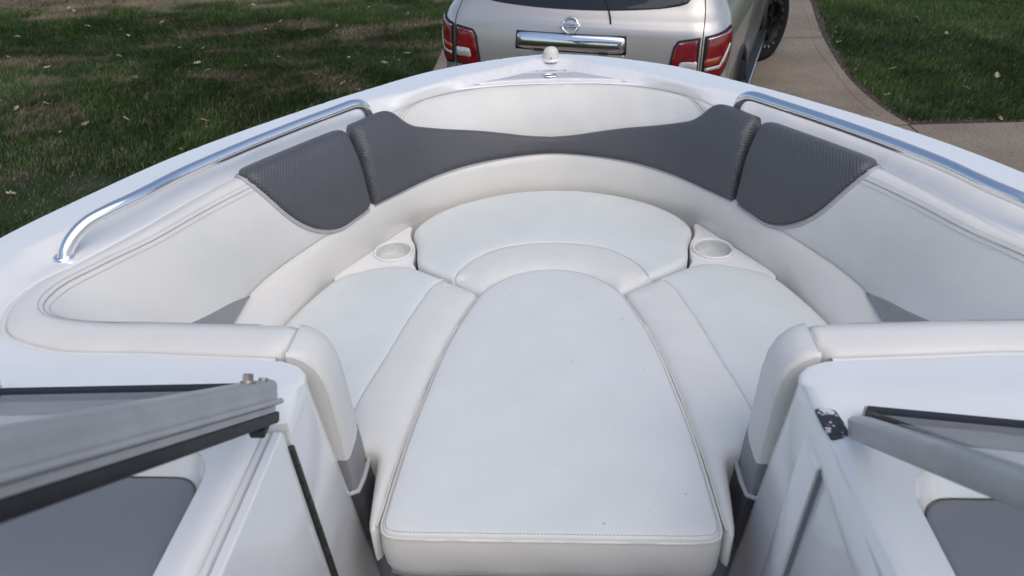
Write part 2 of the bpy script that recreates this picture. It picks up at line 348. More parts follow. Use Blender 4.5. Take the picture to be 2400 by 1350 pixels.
jb = obj('joint_bed', [(XL, -8, .004), (3.05, -8, .004), (3.05, 6.4, .004), (2.9, 7.3, .004), (3.0, 8.4, .004), (3.15, 9.3, .004), (3.55, 11.4, .004), (3.65, 14.4, .004), (XL, 14.4, .004)], [tuple(range(9))], 'soil', drive, False)
# tooled line along the curved edge
for a, b in ((14.4, 12.26), (12.14, 9.30), (9.17, 6.7)):
    P = [(edge_x(y)-.115-.02*math.sin(y*3), y, .0302) for y in np.linspace(a, b, 30)]
    obj('tooled_line', *tube_data(P, .0035, 5), 'concrete', drive)
# bare soil along the slab edge
def ribbon(name, P, w0, w1, z, m, parent=None):
    P = np.asarray(P); T = np.gradient(P, axis=0); T /= np.linalg.norm(T, axis=1)[:, None]; N = np.stack([-T[:, 1], T[:, 0]], 1)
    wob = .02*np.sin(np.arange(len(P))*1.7)+.015*np.sin(np.arange(len(P))*.6)
    A = P+N*w0; B = P+N*(w1+wob[:, None]); return obj(name, np.vstack([np.column_stack([A, np.full(len(P), z)]), np.column_stack([B, np.full(len(P), z)])]), grid_faces(2, len(P)), m, parent, False)
s1 = ribbon('soil_edge', np.vstack([edge[:-2]]), -.03, .11, .010, 'soil'); s1['kind'] = 'structure'
s2 = ribbon('soil_edge', np.column_stack([np.linspace(3.05, 12, 80), np.full(80, 6.39)]), -.05, .17, .0105, 'soil'); s2['kind'] = 'structure'
# grass: two triangles per blade
def on_concrete(x, y):
    ex = np.interp(y, edge[::-1, 1], edge[::-1, 0])
    d = (x > XL-.02) & (x < ex+.07+.06*fbm(x*9, y*9)) & (y > 6.36) & (y < 14.6); d |= (x > XL-.02) & (x < 3.08) & (y <= 6.40); d |= (x >= 3.0) & (x < 14.05) & (y < 6.47+.03*np.sin(x*9)) & (y > 4.5)
    return d
def grass(n, x0, x1, y0, y1, h0, h1, name, label):
    x = rng.uniform(x0, x1, n); y = rng.uniform(y0, y1, n); k = ~on_concrete(x, y)&~((y > 14.5) & (x > XL) & (x < 3.8)); x, y = x[k], y[k]
    # keep what a standing viewer near the boat can see
    n = len(x); dr = dryness(x, y); lush = np.clip(.5+.9*fbm(x*2.3+4, y*2.3)+.8*fbm(x*8, y*8+2), 0, 1.1)
    keep = rng.uniform(size=n) < (1-.10*dr)*(.6+.55*lush); x, y, dr, lush = x[keep], y[keep], dr[keep], lush[keep]; n = len(x)
    h = rng.uniform(h0, h1, n)*(.45+.95*lush)*(1-.40*dr); wd = rng.uniform(.0035, .008, n); a = rng.uniform(0, 2*np.pi, n); lean = rng.uniform(.25, 1.1, n)+dr*.6; la = a+rng.normal(0, .5, n)
    swirl = 2.2*fbm(x*.9, y*.9+3); lx, ly = np.cos(la*.35+swirl*3), np.sin(la*.35+swirl*3); lx += rng.normal(0, .6, n); ly += rng.normal(0, .6, n)
    px, py = -np.sin(a), np.cos(a)
    V = np.empty((n, 5, 3), np.float32)
    mx_, my_ = x+lx*h*.28*lean, y+ly*h*.28*lean; tx, ty = x+lx*h*.75*lean, y+ly*h*.75*lean
    V[:, 0] = np.stack([x+px*wd/2, y+py*wd/2, 0*x], 1); V[:, 1] = np.stack([x-px*wd/2, y-py*wd/2, 0*x], 1)
    V[:, 2] = np.stack([mx_-px*wd*.42, my_-py*wd*.42, h*.62], 1); V[:, 3] = np.stack([mx_+px*wd*.42, my_+py*wd*.42, h*.62], 1); V[:, 4] = np.stack([tx, ty, h*np.clip(1.05-.28*lean, .45, 1)], 1)
    base = (np.arange(n)*5)[:, None]; tri = (base+np.array([[0, 1, 2]])), (base+np.array([[0, 2, 3]])), (base+np.array([[3, 2, 4]])); I = np.stack(tri, 1).reshape(-1)
    me = bpy.data.meshes.new(name); me.vertices.add(n*5); me.vertices.foreach_set('co', V.ravel()); m = n*3
    me.loops.add(m*3); me.loops.foreach_set('vertex_index', I.astype(np.int32)); me.polygons.add(m); me.polygons.foreach_set('loop_start', (np.arange(m)*3).astype(np.int32)); me.polygons.foreach_set('loop_total', np.full(m, 3, np.int32))
    me.update(calc_edges=True); at = me.attributes.new('dry', 'FLOAT', 'POINT'); at.data.foreach_set('value', np.repeat(np.clip(np.where(rng.uniform(size=n) < .06+.18*(fbm(x*4, y*4) > .10)*(x0 < 0), rng.uniform(.5, 1, n), dr+rng.uniform(-.1, .15, n)), 0, 1), 5).astype(np.float32))
    me.materials.append(MATS['grass_blade']); o = bpy.data.objects.new(name, me); COL.objects.link(o); tag(o, label, 'grass', kind='stuff'); return o
grass(440000, -12.5, XL-.02, 3.6, 15, .035, .075, 'grass', 'dark patchy grass of the lawn left of the boat')
grass(210000, 3.0, 9.5, 6.4, 15, .035, .070, 'grass', 'short even green grass right of the driveway')
for o_, (nb, x0, x1, y0, y1, lb) in enumerate(((90000, -16, 10, 15, 27, 'far strip of lawn grass ahead of the parked car'), (90000, -9, XL-.02, -4, 3.6, 'lawn grass beside the port side of the boat'), (70000, -20, -12.5, 2, 16, 'lawn grass far out to the left of the boat'), (60000, 9.5, 17, 6.4, 16, 'lawn grass far out to the right of the driveway'), (60000, 3.1, 10, -3, 4.6, 'lawn grass beside the starboard side of the boat'))):
    grass(nb, x0, x1, y0, y1, .035, .08, 'grass', lb)
# fallen oak leaves
def leaf_mesh(seed, m):
    r0 = random.Random(seed); L = []; 
    lob = [(0, .004), (.12, .05), (.16, .16), (.24, .20), (.30, .09), (.40, .10), (.50, .26), (.60, .28), (.62, .12), (.72, .11), (.82, .22), (.88, .18), (.88, .07), (1.0, 0)]
    up = [(x, y*(.85+.3*r0.random())) for x, y in lob]; dn = [(x, -y*(.85+.3*r0.random())) for x, y in lob]
    mid = [(x, 0) for x, _ in lob]; V = []
    c1 = r0.uniform(.15, .45); c2 = r0.uniform(-.2, .35)
    for P in (up, mid, dn):
        for x, y in P: V.append(((x-.5), y, .06+c1*y*y*2.2+c2*(x-.5)**2+.03*math.sin(x*9+seed)))
    n = len(lob); F = grid_faces(3, n); V += [(-.5, 0, .06+c2*.25), (-.72, .05, .03), (-.72, .035, .03)]; F.append((len(V)-3, len(V)-2, len(V)-1))
    me = bpy.data.meshes.new('oak_leaf'); me.from_pydata(V, [], F); me.materials.append(MATS[m]); me.shade_smooth(); return me
LM = [leaf_mesh(i, 'leaf_dry' if i % 3 else 'leaf_brown') for i in range(9)]
def leaf(x, y, z, s, label, group):
    o = bpy.data.objects.new('oak_leaf', random.choice(LM)); COL.objects.link(o); o.location = (x, y, z); o.scale = (s, s, s); o.rotation_euler = (random.uniform(-.5, .5), random.uniform(-.5, .5), random.uniform(0, 6.28)); tag(o, label, 'leaf', group)
SPOTS = [(-4.24, 8.72), (-5.3, 7.35), (-2.55, 7.55), (-3.35, 6.75), (-1.75, 8.9), (-1.95, 8.55), (-6.6, 9.4), (-7.4, 10.2), (-3.4, 11.3), (-5.6, 10.9)]
for x, y in SPOTS: leaf(x, y, .045, .095, 'dry tan oak leaf lying on the patchy lawn left of the boat', 'oak leaves on the left lawn')
n_ = 0
while n_ < 125:
    x, y = random.uniform(-10.5, -1.6), random.uniform(4.2, 13.5)
    if x < -1.2-(y-4.0)*.95-2.5: continue
    leaf(x, y, random.uniform(.03, .055), random.uniform(.05, .09), 'dry tan oak leaf lying on the patchy lawn left of the boat', 'oak leaves on the left lawn'); n_ += 1
for x, y in ((4.55, 9.95), (4.6, 9.2), (5.35, 8.5), (3.95, 7.25), (4.4, 7.6), (5.0, 6.8), (3.5, 7.9), (5.9, 9.6), (4.8, 8.1), (5.6, 7.0)): leaf(x, y, .045, random.uniform(.07, .10), 'dry tan oak leaf lying on the even green lawn right of the driveway', 'oak leaves on the right lawn')
for x, y in ((3.18, 7.15), (3.12, 7.9), (3.10, 6.75), (3.25, 6.55), (3.9, 6.48), (4.3, 6.5), (3.4, 9.4), (3.3, 9.0), (3.55, 10.2)): leaf(x, y, .030, random.uniform(.06, .085), 'curled oak leaf caught in the soil strip at the concrete edge', 'oak leaves along the concrete edge')
for x, y in ((2.75, 6.45), (2.55, 6.55), (2.9, 6.6), (4.2, 6.1)): leaf(x, y, .033, random.uniform(.05, .07), 'small curled oak leaf lying on the bare concrete', 'oak leaves on the concrete')
# crumbs of bark and leaf caught along the concrete edge
V, F = [], []
for k in range(900):
    if k < 520:
        y = random.uniform(6.4, 12.5); x = edge_x(y)+random.gauss(.045, .035); zz = .012 if x > edge_x(y) else .032
    else:
        x = random.uniform(3.05, 9); y = 6.39+random.gauss(.07, .045); zz = .013 if y > 6.40 else .032
    a = random.uniform(0, 6.28); L = random.uniform(.008, .028); W_ = L*random.uniform(.2, .5); u = np.array([math.cos(a), math.sin(a), random.uniform(-.3, .3)]); v = np.array([-math.sin(a), math.cos(a), random.uniform(-.3, .3)]); c = np.array([x, y, zz+L*.25]); o = len(V)
    V += [c-u*L/2, c+v*W_/2, c+u*L/2, c-v*W_/2]; F.append((o, o+1, o+2, o+3))
tag(obj('leaf_litter', V, F, 'leaf_brown', None, False), 'brown bark and leaf crumbs along the concrete edge', 'litter', kind='stuff')
# trees behind the camera, seen only as reflections in the car
def tree(name, x, y, H, seed, dense, label):
    r0 = random.Random(seed); root = empty(name, (x, y, 0), label=label, cat='tree', group='trees reflected in the car'); parts = []; tips = []
    def branch(p, d, L, r, lev):
        P = [np.array(p)]; q = np.array(p, float); dd = np.array(d, float); n = 5
        for i in range(n):
            dd = dd+np.array([r0.gauss(0, .13), r0.gauss(0, .13), r0.gauss(0, .06)+.03*lev]); dd /= np.linalg.norm(dd); q = q+dd*L/n; P.append(q.copy())
        parts.append(tube_data(P, np.linspace(r, r*.45, n+1), 7 if lev == 0 else 4))
        if lev >= 3 or r < .012: tips.extend(P[2:]); return
        if lev >= 1: tips.append(P[-1])
        for k in range(6 if lev == 0 else 4):
            i = r0.randint(2 if lev == 0 else 1, n); a = r0.uniform(0, 6.28); el = r0.uniform(.25, .95); b = np.array([math.cos(a)*math.cos(el), math.sin(a)*math.cos(el), math.sin(el)])
            branch(P[i], b*.8+dd*.4, L*r0.uniform(.48, .72), r*r0.uniform(.4, .6), lev+1)
    branch((0, 0, 0), (0, 0, 1), H*.55, H*.022, 0)
    obj('trunk', *merge(parts), 'bark', root)
    V, F = [], []
    for p in tips:
        for k in range(dense):
            c = p+np.array([r0.gauss(0, .45), r0.gauss(0, .45), r0.gauss(0, .35)]); u = np.array([r0.gauss(0, 1), r0.gauss(0, 1), r0.gauss(0, 1)]); u /= np.linalg.norm(u); v = np.cross(u, [r0.gauss(0, 1), r0.gauss(0, 1), r0.gauss(0, 1)]); v /= np.linalg.norm(v); sz = r0.uniform(.06, .14)
            o = len(V); V += [c-u*sz, c+v*sz*.5, c+u*sz, c-v*sz*.5]; F.append((o, o+1, o+2, o+3))
    if V: obj('crown', V, F, 'foliage', root, False)
for i, (x, y, H, dn, lb) in enumerate(((-9, -17, 12, 22, 'leafy tree behind the boat on the port side'), (-1.5, -15, 15, 2, 'almost bare tall tree straight behind the boat'), (8, -19, 11, 18, 'leafy tree behind the boat on the starboard side'), (-22, -6, 12, 18, 'leafy tree far out to the left of the boat'), (17, -14, 11, 8, 'thin tree far behind to the right'), (-17, -24, 14, 24, 'large leafy tree farthest behind to the left'), (2.5, -28, 15, 24, 'large leafy tree farthest behind the boat'), (22, 8, 12, 8, 'thin tree on the lawn far to the right'))):
    tree('yard_tree', x, y, H, 20+i, dn, lb)
# ================================================================== SUV
suv = empty('silver_suv', (0.10, 4.93, 0), R(-18), label='silver tow SUV with black off-road wheels parked ahead of the boat bow', cat='car')
def sm(x, K, Y): return float(np.interp(x, K, Y))
ZK = [.38, .45, .60, .76, .80, .86, .95, 1.10, 1.20, 1.27, 1.312, 1.340, 1.365, 1.395, 1.60, 1.75, 1.84, 1.88, 1.90]
WK = [.93, .965, .985, .990, .992, .995, 1.0, 1.0, .995, .985, .970, .955, .942, .930, .865, .800, .740, .66, .50]
YR = [-.02, -.10, -.13, -.12, -.06, -.01, .0, .005, .018, .035, .060, .092, .115, .132, .215, .300, .380, .46, .62]
YF = [4.86, 4.95, 4.98, 4.98, 4.97, 4.96, 4.94, 4.88, 4.62, 3.75, 3.65, 3.58, 3.50, 3.43, 3.02, 2.66, 2.46, 2.3, 2.1]
def ring_q(q, z):
    """point on the body outline at arc length q from the rear centre line, right side positive"""
    s = 1 if q >= 0 else -1; q = abs(q); w_ = sm(z, ZK, WK); yr = sm(z, ZK, YR); rc = .24; fl_ = w_-rc
    crown = .045
    if q < fl_: x = q; y = yr+crown*(x/fl_)**2
    elif q < fl_+rc*math.pi/2:
        a = (q-fl_)/rc; x = fl_+rc*math.sin(a); y = yr+crown+rc*(1-math.cos(a))
    else: x = w_; y = yr+crown+rc+(q-fl_-rc*math.pi/2)
    return np.array([s*x, y, z])
def body_pt(t, z):
    """t 0..1 from rear centre round the right side to front centre"""
    w_ = sm(z, ZK, WK); fl_ = w_-.24; qc = fl_+.24*math.pi/2; yf = sm(z, ZK, YF); yr = sm(z, ZK, YR)+.045+.24; rf = .30
    if t < .38: return ring_q(t/.38*qc, z)
    if t < .82: return np.array([w_, yr+(yf-rf-yr)*(t-.38)/.44, z])
    if t < .92:
        a = (t-.82)/.10*math.pi/2; return np.array([w_-rf*(1-math.cos(a)), yf-rf+rf*math.sin(a), z])
    return np.array([(w_-rf)*(1-(t-.92)/.08), yf, z])
TS = np.r_[np.linspace(0, .38, 30), np.linspace(.38, .82, 60)[1:], np.linspace(.82, .92, 8)[1:], np.linspace(.92, 1, 5)[1:]]
ZS = np.r_[np.linspace(.38, .80, 12), np.linspace(.80, 1.27, 13)[1:], np.linspace(1.27, 1.395, 10)[1:], np.linspace(1.395, 1.90, 14)[1:]]
WHY = (1.10, 4.02); WR = .415
V = []; F = []; nt_ = len(TS)
for z in ZS:
    half_ = [body_pt(t, z) for t in TS]; V += [p*[-1, 1, 1] for p in half_[:0:-1]]+half_
c_ = 2*nt_-1
for i in range(len(ZS)-1):
    for j in range(c_):
        j2 = (j+1) % c_; f = (i*c_+j, i*c_+j2, (i+1)*c_+j2, (i+1)*c_+j)
        m_ = np.mean([V[k] for k in f], axis=0)
        if abs(m_[0]) > .9 and any((m_[1]-y)**2+(m_[2]-.42)**2 < .49**2 for y in WHY): continue
        F.append(f)
F.append(tuple((len(ZS)-1)*c_+j for j in range(c_)))
fix(obj('body', V, F, 'paint_silver', suv, True, None, 50))
box('underbody', (0, 2.45, .48), (1.7, 4.7, .3), 'trim_black', suv, .02)
# wheel arches and wheels
for s in (-1, 1):
    for y in WHY:
        arc = [(s*.992, y+.485*math.cos(a), .42+.485*math.sin(a)) for a in np.linspace(-.25, math.pi+.25, 40)]
        fix(obj('wheel_arch', *tube_data(arc, .028, 8), 'trim_black', suv))
        obj('arch_liner', *merge([([(s*.95, y+.5*math.cos(a), .42+.5*math.sin(a)) for a in np.linspace(-.3, math.pi+.3, 24)]+[(s*.55, y+.5*math.cos(a), .42+.5*math.sin(a)) for a in np.linspace(-.3, math.pi+.3, 24)], grid_faces(2, 24))]), 'trim_black', suv)
def wheel_thing(x, y, s, steer):
    rt = empty('wheel', (x, y, WR), 0); rt.rotation_euler = (0, 0, steer); rt.parent = suv
    ty = tube_data([(s*-.14, 0, 0), (s*-.135, 0, 0), (s*-.11, 0, 0), (0, 0, 0), (s*.11, 0, 0), (s*.135, 0, 0), (s*.142, 0, 0), (s*.142, 0, 0.0)], [.26, .36, .40, WR, .40, .375, .31, .28], 40)
    Vt, Ft = [], []
    prof = [(-.14, .27), (-.142, .33), (-.13, .385), (-.10, .408), (0, WR), (.10, .408), (.13, .385), (.142, .33), (.138, .285), (.128, .272)]
    for k in range(48):
        a = 2*math.pi*k/48
        for px, pr in prof: Vt.append((s*px, pr*math.cos(a), pr*math.sin(a)))
    n_ = len(prof); Ft = [(k*n_+i, ((k+1) % 48)*n_+i, ((k+1) % 48)*n_+i+1, k*n_+i+1) for k in range(48) for i in range(n_-1)]
    fix(obj('tyre', Vt, Ft, 'tyre', rt))
    prof = [(-.12, .27), (.128, .272), (.134, .262), (.130, .225), (.118, .215), (.06, .20), (.05, .09), (.075, .06), (.075, 0)]; Vt = []
    for k in range(40):
        a = 2*math.pi*k/40
        for px, pr in prof: Vt.append((s*px, pr*math.cos(a), pr*math.sin(a)))
    n_ = len(prof); Ft = [(k*n_+i, ((k+1) % 40)*n_+i, ((k+1) % 40)*n_+i+1, k*n_+i+1) for k in range(40) for i in range(n_-1)]
    rim = fix(obj('rim', Vt, Ft, 'wheel_black', rt, True, None, 40))
    for k in range(16):
        a = 2*math.pi*k/16
        b_ = obj('rim_bolt', *tube_data([(s*.128, .243*math.cos(a), .243*math.sin(a)), (s*.146, .243*math.cos(a), .243*math.sin(a))], .016, 8), 'bright_chrome', rim, True, None, 40)
    for k in range(6):
        a = 2*math.pi*k/6; V_, F_ = box_data((0, .14, 0), (.03, .15, .07)); rot = Matrix.Rotation(a, 3, 'X')
        obj('spoke', [tuple((rot @ Vector(v))+Vector((s*.075, 0, 0))) for v in V_], F_, 'wheel_black', rim, False)
    return rt
wheel_thing(.90, WHY[0], 1, 0); wheel_thing(-.90, WHY[0], -1, 0)
wheel_thing(.93, WHY[1], 1, R(-24)); wheel_thing(-.90, WHY[1], -1, R(-24))
# side steps, side glass, mirrors
for s in (-1, 1):
    b = box('side_step', (s*.985, 2.55, .44), (.11, 1.9, .05), 'trim_black', suv, .02)
    box('step_trim', (s*1.043, 2.55, .458), (.010, 1.86, .012), 'chrome', suv, .004)
    rows = []
    for z in np.linspace(1.44, 1.76, 6):
        rows.append([(s*(sm(z, ZK, WK)+.004), y, z) for y in np.linspace(sm(z, ZK, YR)+.55, 1.30, 6)])
    loft('quarter_glass', rows, 'glass_dark', suv)
    for a, b_ in ((1.40, 2.25), (2.33, 3.0)):
        rows = []
        for z in np.linspace(1.44, 1.76, 6):
            k = (z-1.44)/.32; rows.append([(s*(sm(z, ZK, WK)+.004), y, z) for y in np.linspace(a, b_-(.45*k if a > 2 else 0), 6)])
        loft('side_glass', rows, 'glass_dark', suv)
    box('mirror', (s*1.08, 3.1, 1.42), (.20, .12, .17), 'paint_silver', suv, .04)
    for y in (1.35, 2.29, 3.35):
        rows = [[(s*(sm(z, ZK, WK)+.0015), y-.004, z), (s*(sm(z, ZK, WK)+.0015), y+.004, z)] for z in np.linspace(.50, 1.40, 20)]
        loft('door_gap', rows, 'trim_black', suv)
# patches that follow the rear of the body
def rearS(u, v, h):
    p = ring_q(u, v); a = ring_q(u+.004, v)-ring_q(u-.004, v); b_ = ring_q(u, v+.004)-ring_q(u, v-.004); n = np.cross(a, b_); n /= np.linalg.norm(n)+1e-12
    return p+n*h
def rear_patch(name, P, m, parent, t, r=.006, step=.03, skirt=.01, crown=0.0, n=None):
    P = spline(P, n, True) if n else dens(P, step=.02)
    return pillow(name, P, rearS, m, parent, t=t, r=r, step=step, skirt=skirt, crown=crown)
def gap(name, P, parent, r=.0032, h=.0005, m='trim_black', n=80):
    return tube(name, np.array([rearS(u, v, h) for u, v in spline(P, n)]), r, m, parent, 6)
# tailgate outline
for s in (1, -1):
    gap('tailgate_gap', [(s*.838, .80), (s*.842, .9), (s*.842, 1.1), (s*.840, 1.28), (s*.832, 1.36), (s*.815, 1.45), (s*.77, 1.6), (s*.70, 1.75)], suv)
gap('bumper_gap', [(u, .802) for u in np.linspace(-.84, .84, 24)], suv)
# rear window
gl = [(-.62, 1.392), (-.3, 1.368), (0, 1.362), (.3, 1.368), (.62, 1.392), (.72, 1.42), (.74, 1.48), (.66, 1.70), (.60, 1.755), (0, 1.765), (-.60, 1.755), (-.66, 1.70), (-.74, 1.48), (-.72, 1.42)]
rear_patch('rear_window', gl, 'glass_dark', suv, .004, .012, .05, .01, n=120)
# wiper
tube('rear_wiper', np.array([rearS(u, v, h) for u, v, h in ((.26, 1.300, .004), (.25, 1.33, .012), (.225, 1.38, .016), (.18, 1.46, .016), (.15, 1.55, .016))]), [.006, .006, .005, .004, .003], 'trim_black', suv, 8)
# plate recess, chrome bar, plate
rc = rear_patch('plate_recess', [(-.36, .93), (.36, .93), (.365, 1.0), (.365, 1.13), (-.365, 1.13), (-.365, 1.0)], 'paint_silver', suv, .003, .006)
rear_patch('plate_shadow_gap', [(-.372, 1.236), (.372, 1.236), (.378, 1.13), (.37, 1.118), (-.37, 1.118), (-.378, 1.13)], 'trim_black', suv, .004, .004)
cb1 = rear_patch('chrome_bar', [(-.362, 1.222), (-.34, 1.229), (0, 1.232), (.34, 1.229), (.362, 1.222), (.368, 1.19), (.364, 1.138), (.35, 1.130), (0, 1.127), (-.35, 1.130), (-.364, 1.138), (-.368, 1.19)], 'bright_chrome', suv, .022, .045, .02, .02, n=110)
for x in (-.24, .20): tube('plate_lamp', np.array([rearS(x, 1.125, .010), rearS(x+.06, 1.124, .010)]), .006, 'trim_black', suv, 8)
rear_patch('number_plate', [(-.15, .95), (.15, .95), (.15, 1.09), (-.15, 1.09)], 'plate', suv, .008, .004)
# round emblem with cross bar and lettering
def suv_text(body, size, m, parent):
    cu_ = bpy.data.curves.new('lettering', 'FONT'); cu_.body = body; cu_.size = size; cu_.extrude = .0012; cu_.align_x = 'CENTER'; cu_.align_y = 'CENTER'; cu_.resolution_u = 3
    t_ = bpy.data.objects.new('lettering', cu_); COL.objects.link(t_); dg = bpy.context.evaluated_depsgraph_get(); me = bpy.data.meshes.new_from_object(t_.evaluated_get(dg)); bpy.data.objects.remove(t_)
    return me
e0 = rearS(0, 1.280, .006); em_root = empty('emblem', tuple(e0), 0); em_root.parent = suv
nrm_ = rearS(0, 1.280, 1.0)-rearS(0, 1.280, 0.0); tilt = math.atan2(nrm_[2], -nrm_[1])
em_root.rotation_euler = (R(90)-tilt, 0, 0)
circ = [(.050*math.cos(a), .050*math.sin(a), .004) for a in np.linspace(0, 2*math.pi, 41)]
fix(obj('ring', *tube_data(circ, .0068, 10), 'bright_chrome', em_root))
box('bar', (0, 0, .007), (.128, .026, .010), 'bright_chrome', em_root, .003)
me = suv_text('NISSAN', .026, 'trim_black', em_root); me.materials.clear(); me.materials.append(MATS['trim_black'])
lt = bpy.data.objects.new('lettering', me); COL.objects.link(lt); lt.parent = em_root; lt.location = (0, -.001, .0128); lt.scale = (1.05, .85, 1)
# tail lamps: an inner half on the tailgate and an outer half on the body
for s in (1, -1):
    inn = [(.690, 1.216), (.702, 1.222), (.828, 1.242), (.829, .992), (.82, .984), (.655, .974), (.638, .986), (.652, 1.085), (.667, 1.180)]
    outp = [(.853, 1.246), (.93, 1.256), (1.00, 1.268), (1.062, 1.282), (1.080, 1.270), (1.083, 1.222), (1.066, 1.13), (1.032, 1.04), (.98, .984), (.93, .972), (.854, .984)]
    for nm, Q, half_ in (('tail_lamp', inn, 'i'), ('tail_lamp', outp, 'o')):
        P = [(u*s, v) for u, v in Q]; Pn = dens(P, step=.012)
        lamp = pillow(nm, Pn, rearS, 'trim_black', suv, t=.012, r=.005, step=.03, skirt=.016)
        cx_ = np.mean(Q, 0); sh = np.array([cx_+(np.array(q)-cx_)*[.90, .93] for q in Q])
        lens = pillow('lens', dens([(u*s, v) for u, v in sh], step=.012), rearS, 'lamp_red', lamp, t=.018, r=.016, step=.025, skirt=.010)
        if half_ == 'i':
            strip = [(.690, 1.204), (.822, 1.226), (.822, 1.217), (.696, 1.194)]
            clear = [(.702, 1.036), (.822, 1.040), (.822, 1.104), (.714, 1.098)]
            ridge = [(.695, 1.118), (.822, 1.128), (.822, 1.123), (.695, 1.113)]
        else:
            strip = [(.862, 1.232), (.93, 1.241), (1.0, 1.252), (1.055, 1.265), (1.055, 1.255), (1.0, 1.242), (.93, 1.231), (.862, 1.222)]
            clear = [(.862, 1.040), (.965, 1.048), (1.00, 1.085), (1.045, 1.160), (1.055, 1.195), (1.034, 1.190), (.990, 1.120), (.958, 1.074), (.862, 1.062)]
            ridge = [(.862, 1.068), (.950, 1.082), (.980, 1.128), (.862, 1.112)]
        pillow('bright_strip', dens([(u*s, v) for u, v in strip], step=.012), rearS, 'bright_chrome', lamp, t=.0200, r=.003, step=.03, skirt=.004)
        pillow('clear_lens', dens([(u*s, v) for u, v in clear], step=.012), rearS, 'lamp_clear', lamp, t=.0205, r=.004, step=.03, skirt=.005)
        pillow('amber_lens' if half_ == 'o' else 'lens_ridge', dens([(u*s, v) for u, v in ridge], step=.012), rearS, 'lamp_amber' if half_ == 'o' else 'bright_chrome', lamp, t=.0200, r=.003, step=.03, skirt=.004)
# bumper step and hitch
rear_patch('bumper_step', [(-.70, .755), (.70, .755), (.70, .785), (-.70, .785)], 'trim_black', suv, .006, .006)
rear_patch('bumper_valance', [(-.85, .40), (.85, .40), (.85, .52), (-.85, .52)], 'trim_black', suv, .006, .006)
box('hitch_receiver', (0, -.02, .50), (.09, .4, .09), 'trim_black', suv, .008)
for s in (1, -1):
    rear_patch('reflector', [(s*.62, .60), (s*.78, .60), (s*.78, .64), (s*.62, .64)], 'lamp_red', suv, .006, .004)
# windscreen, headlamps, grille (front, out of the picture)
rows = []
for z in np.linspace(1.44, 1.80, 5): rows.append([(x, sm(z, ZK, YF)+.004, z) for x in np.linspace(-(sm(z, ZK, WK)-.3), sm(z, ZK, WK)-.3, 7)])
loft('windscreen', rows, 'glass_dark', suv)
for s in (-1, 1): box('headlamp', (s*.72, 4.93, 1.0), (.34, .10, .16), 'lamp_clear', suv, .03)
box('grille', (0, 4.945, .98), (.95, .05, .26), 'trim_black', suv, .02)
# ---- upholstered wall of the bow: stations (deck edge, top seam, foot) on the port half, centre to aft
ST = [((0, 2.243, 1.78), (0, 2.212, 1.785), (0, 2.125, 1.60)), ((-.16, 2.236, 1.78), (-.155, 2.202, 1.785), (-.14, 2.093, 1.60)),
      ((-.304, 2.197, 1.78), (-.29, 2.150, 1.785), (-.26, 2.03, 1.60)), ((-.410, 2.098, 1.78), (-.388, 2.065, 1.785), (-.355, 1.945, 1.60)),
      ((-.482, 1.975, 1.78), (-.455, 1.950, 1.785), (-.425, 1.855, 1.60)), ((-.562, 1.848, 1.78), (-.53, 1.822, 1.785), (-.485, 1.770, 1.60)),
      ((-.656, 1.716, 1.78), (-.62, 1.69, 1.785), (-.54, 1.68, 1.59)), ((-.740, 1.592, 1.78), (-.700, 1.555, 1.785), (-.60, 1.59, 1.58)),
      ((-.80, 1.465, 1.78), (-.760, 1.42, 1.785), (-.661, 1.485, 1.57)), ((-.852, 1.33, 1.78), (-.812, 1.29, 1.785), (-.692, 1.40, 1.56)),
      ((-.912, 1.195, 1.78), (-.870, 1.19, 1.785), (-.70, 1.30, 1.55)), ((-.952, 1.125, 1.78), (-.903, 1.11, 1.785), (-.705, 1.20, 1.55)),
      ((-.957, 1.05, 1.78), (-.892, 1.048, 1.785), (-.70, 1.12, 1.55)), ((-.92, .975, 1.78), (-.857, 1.012, 1.785), (-.68, 1.06, 1.55)),
      ((-.829, .933, 1.78), (-.797, .994, 1.785), (-.64, 1.03, 1.55)), ((-.65, .919, 1.78), (-.65, .985, 1.785), (-.56, 1.02, 1.55)),
      ((-.405, .904, 1.78), (-.405, .977, 1.785), (-.405, 1.015, 1.55))]
C0S = [(0, 2.103), (-.15, 2.077), (-.275, 2.012), (-.362, 1.943), (-.414, 1.893), (-.470, 1.797), (-.526, 1.697), (-.568, 1.610), (-.600, 1.505), (-.629, 1.385), (-.65, 1.28), (-.66, 1.19), (-.66, 1.11), (-.645, 1.05), (-.60, 1.03), (-.53, 1.02), (-.405, 1.02)]
NT, NV = 220, 25
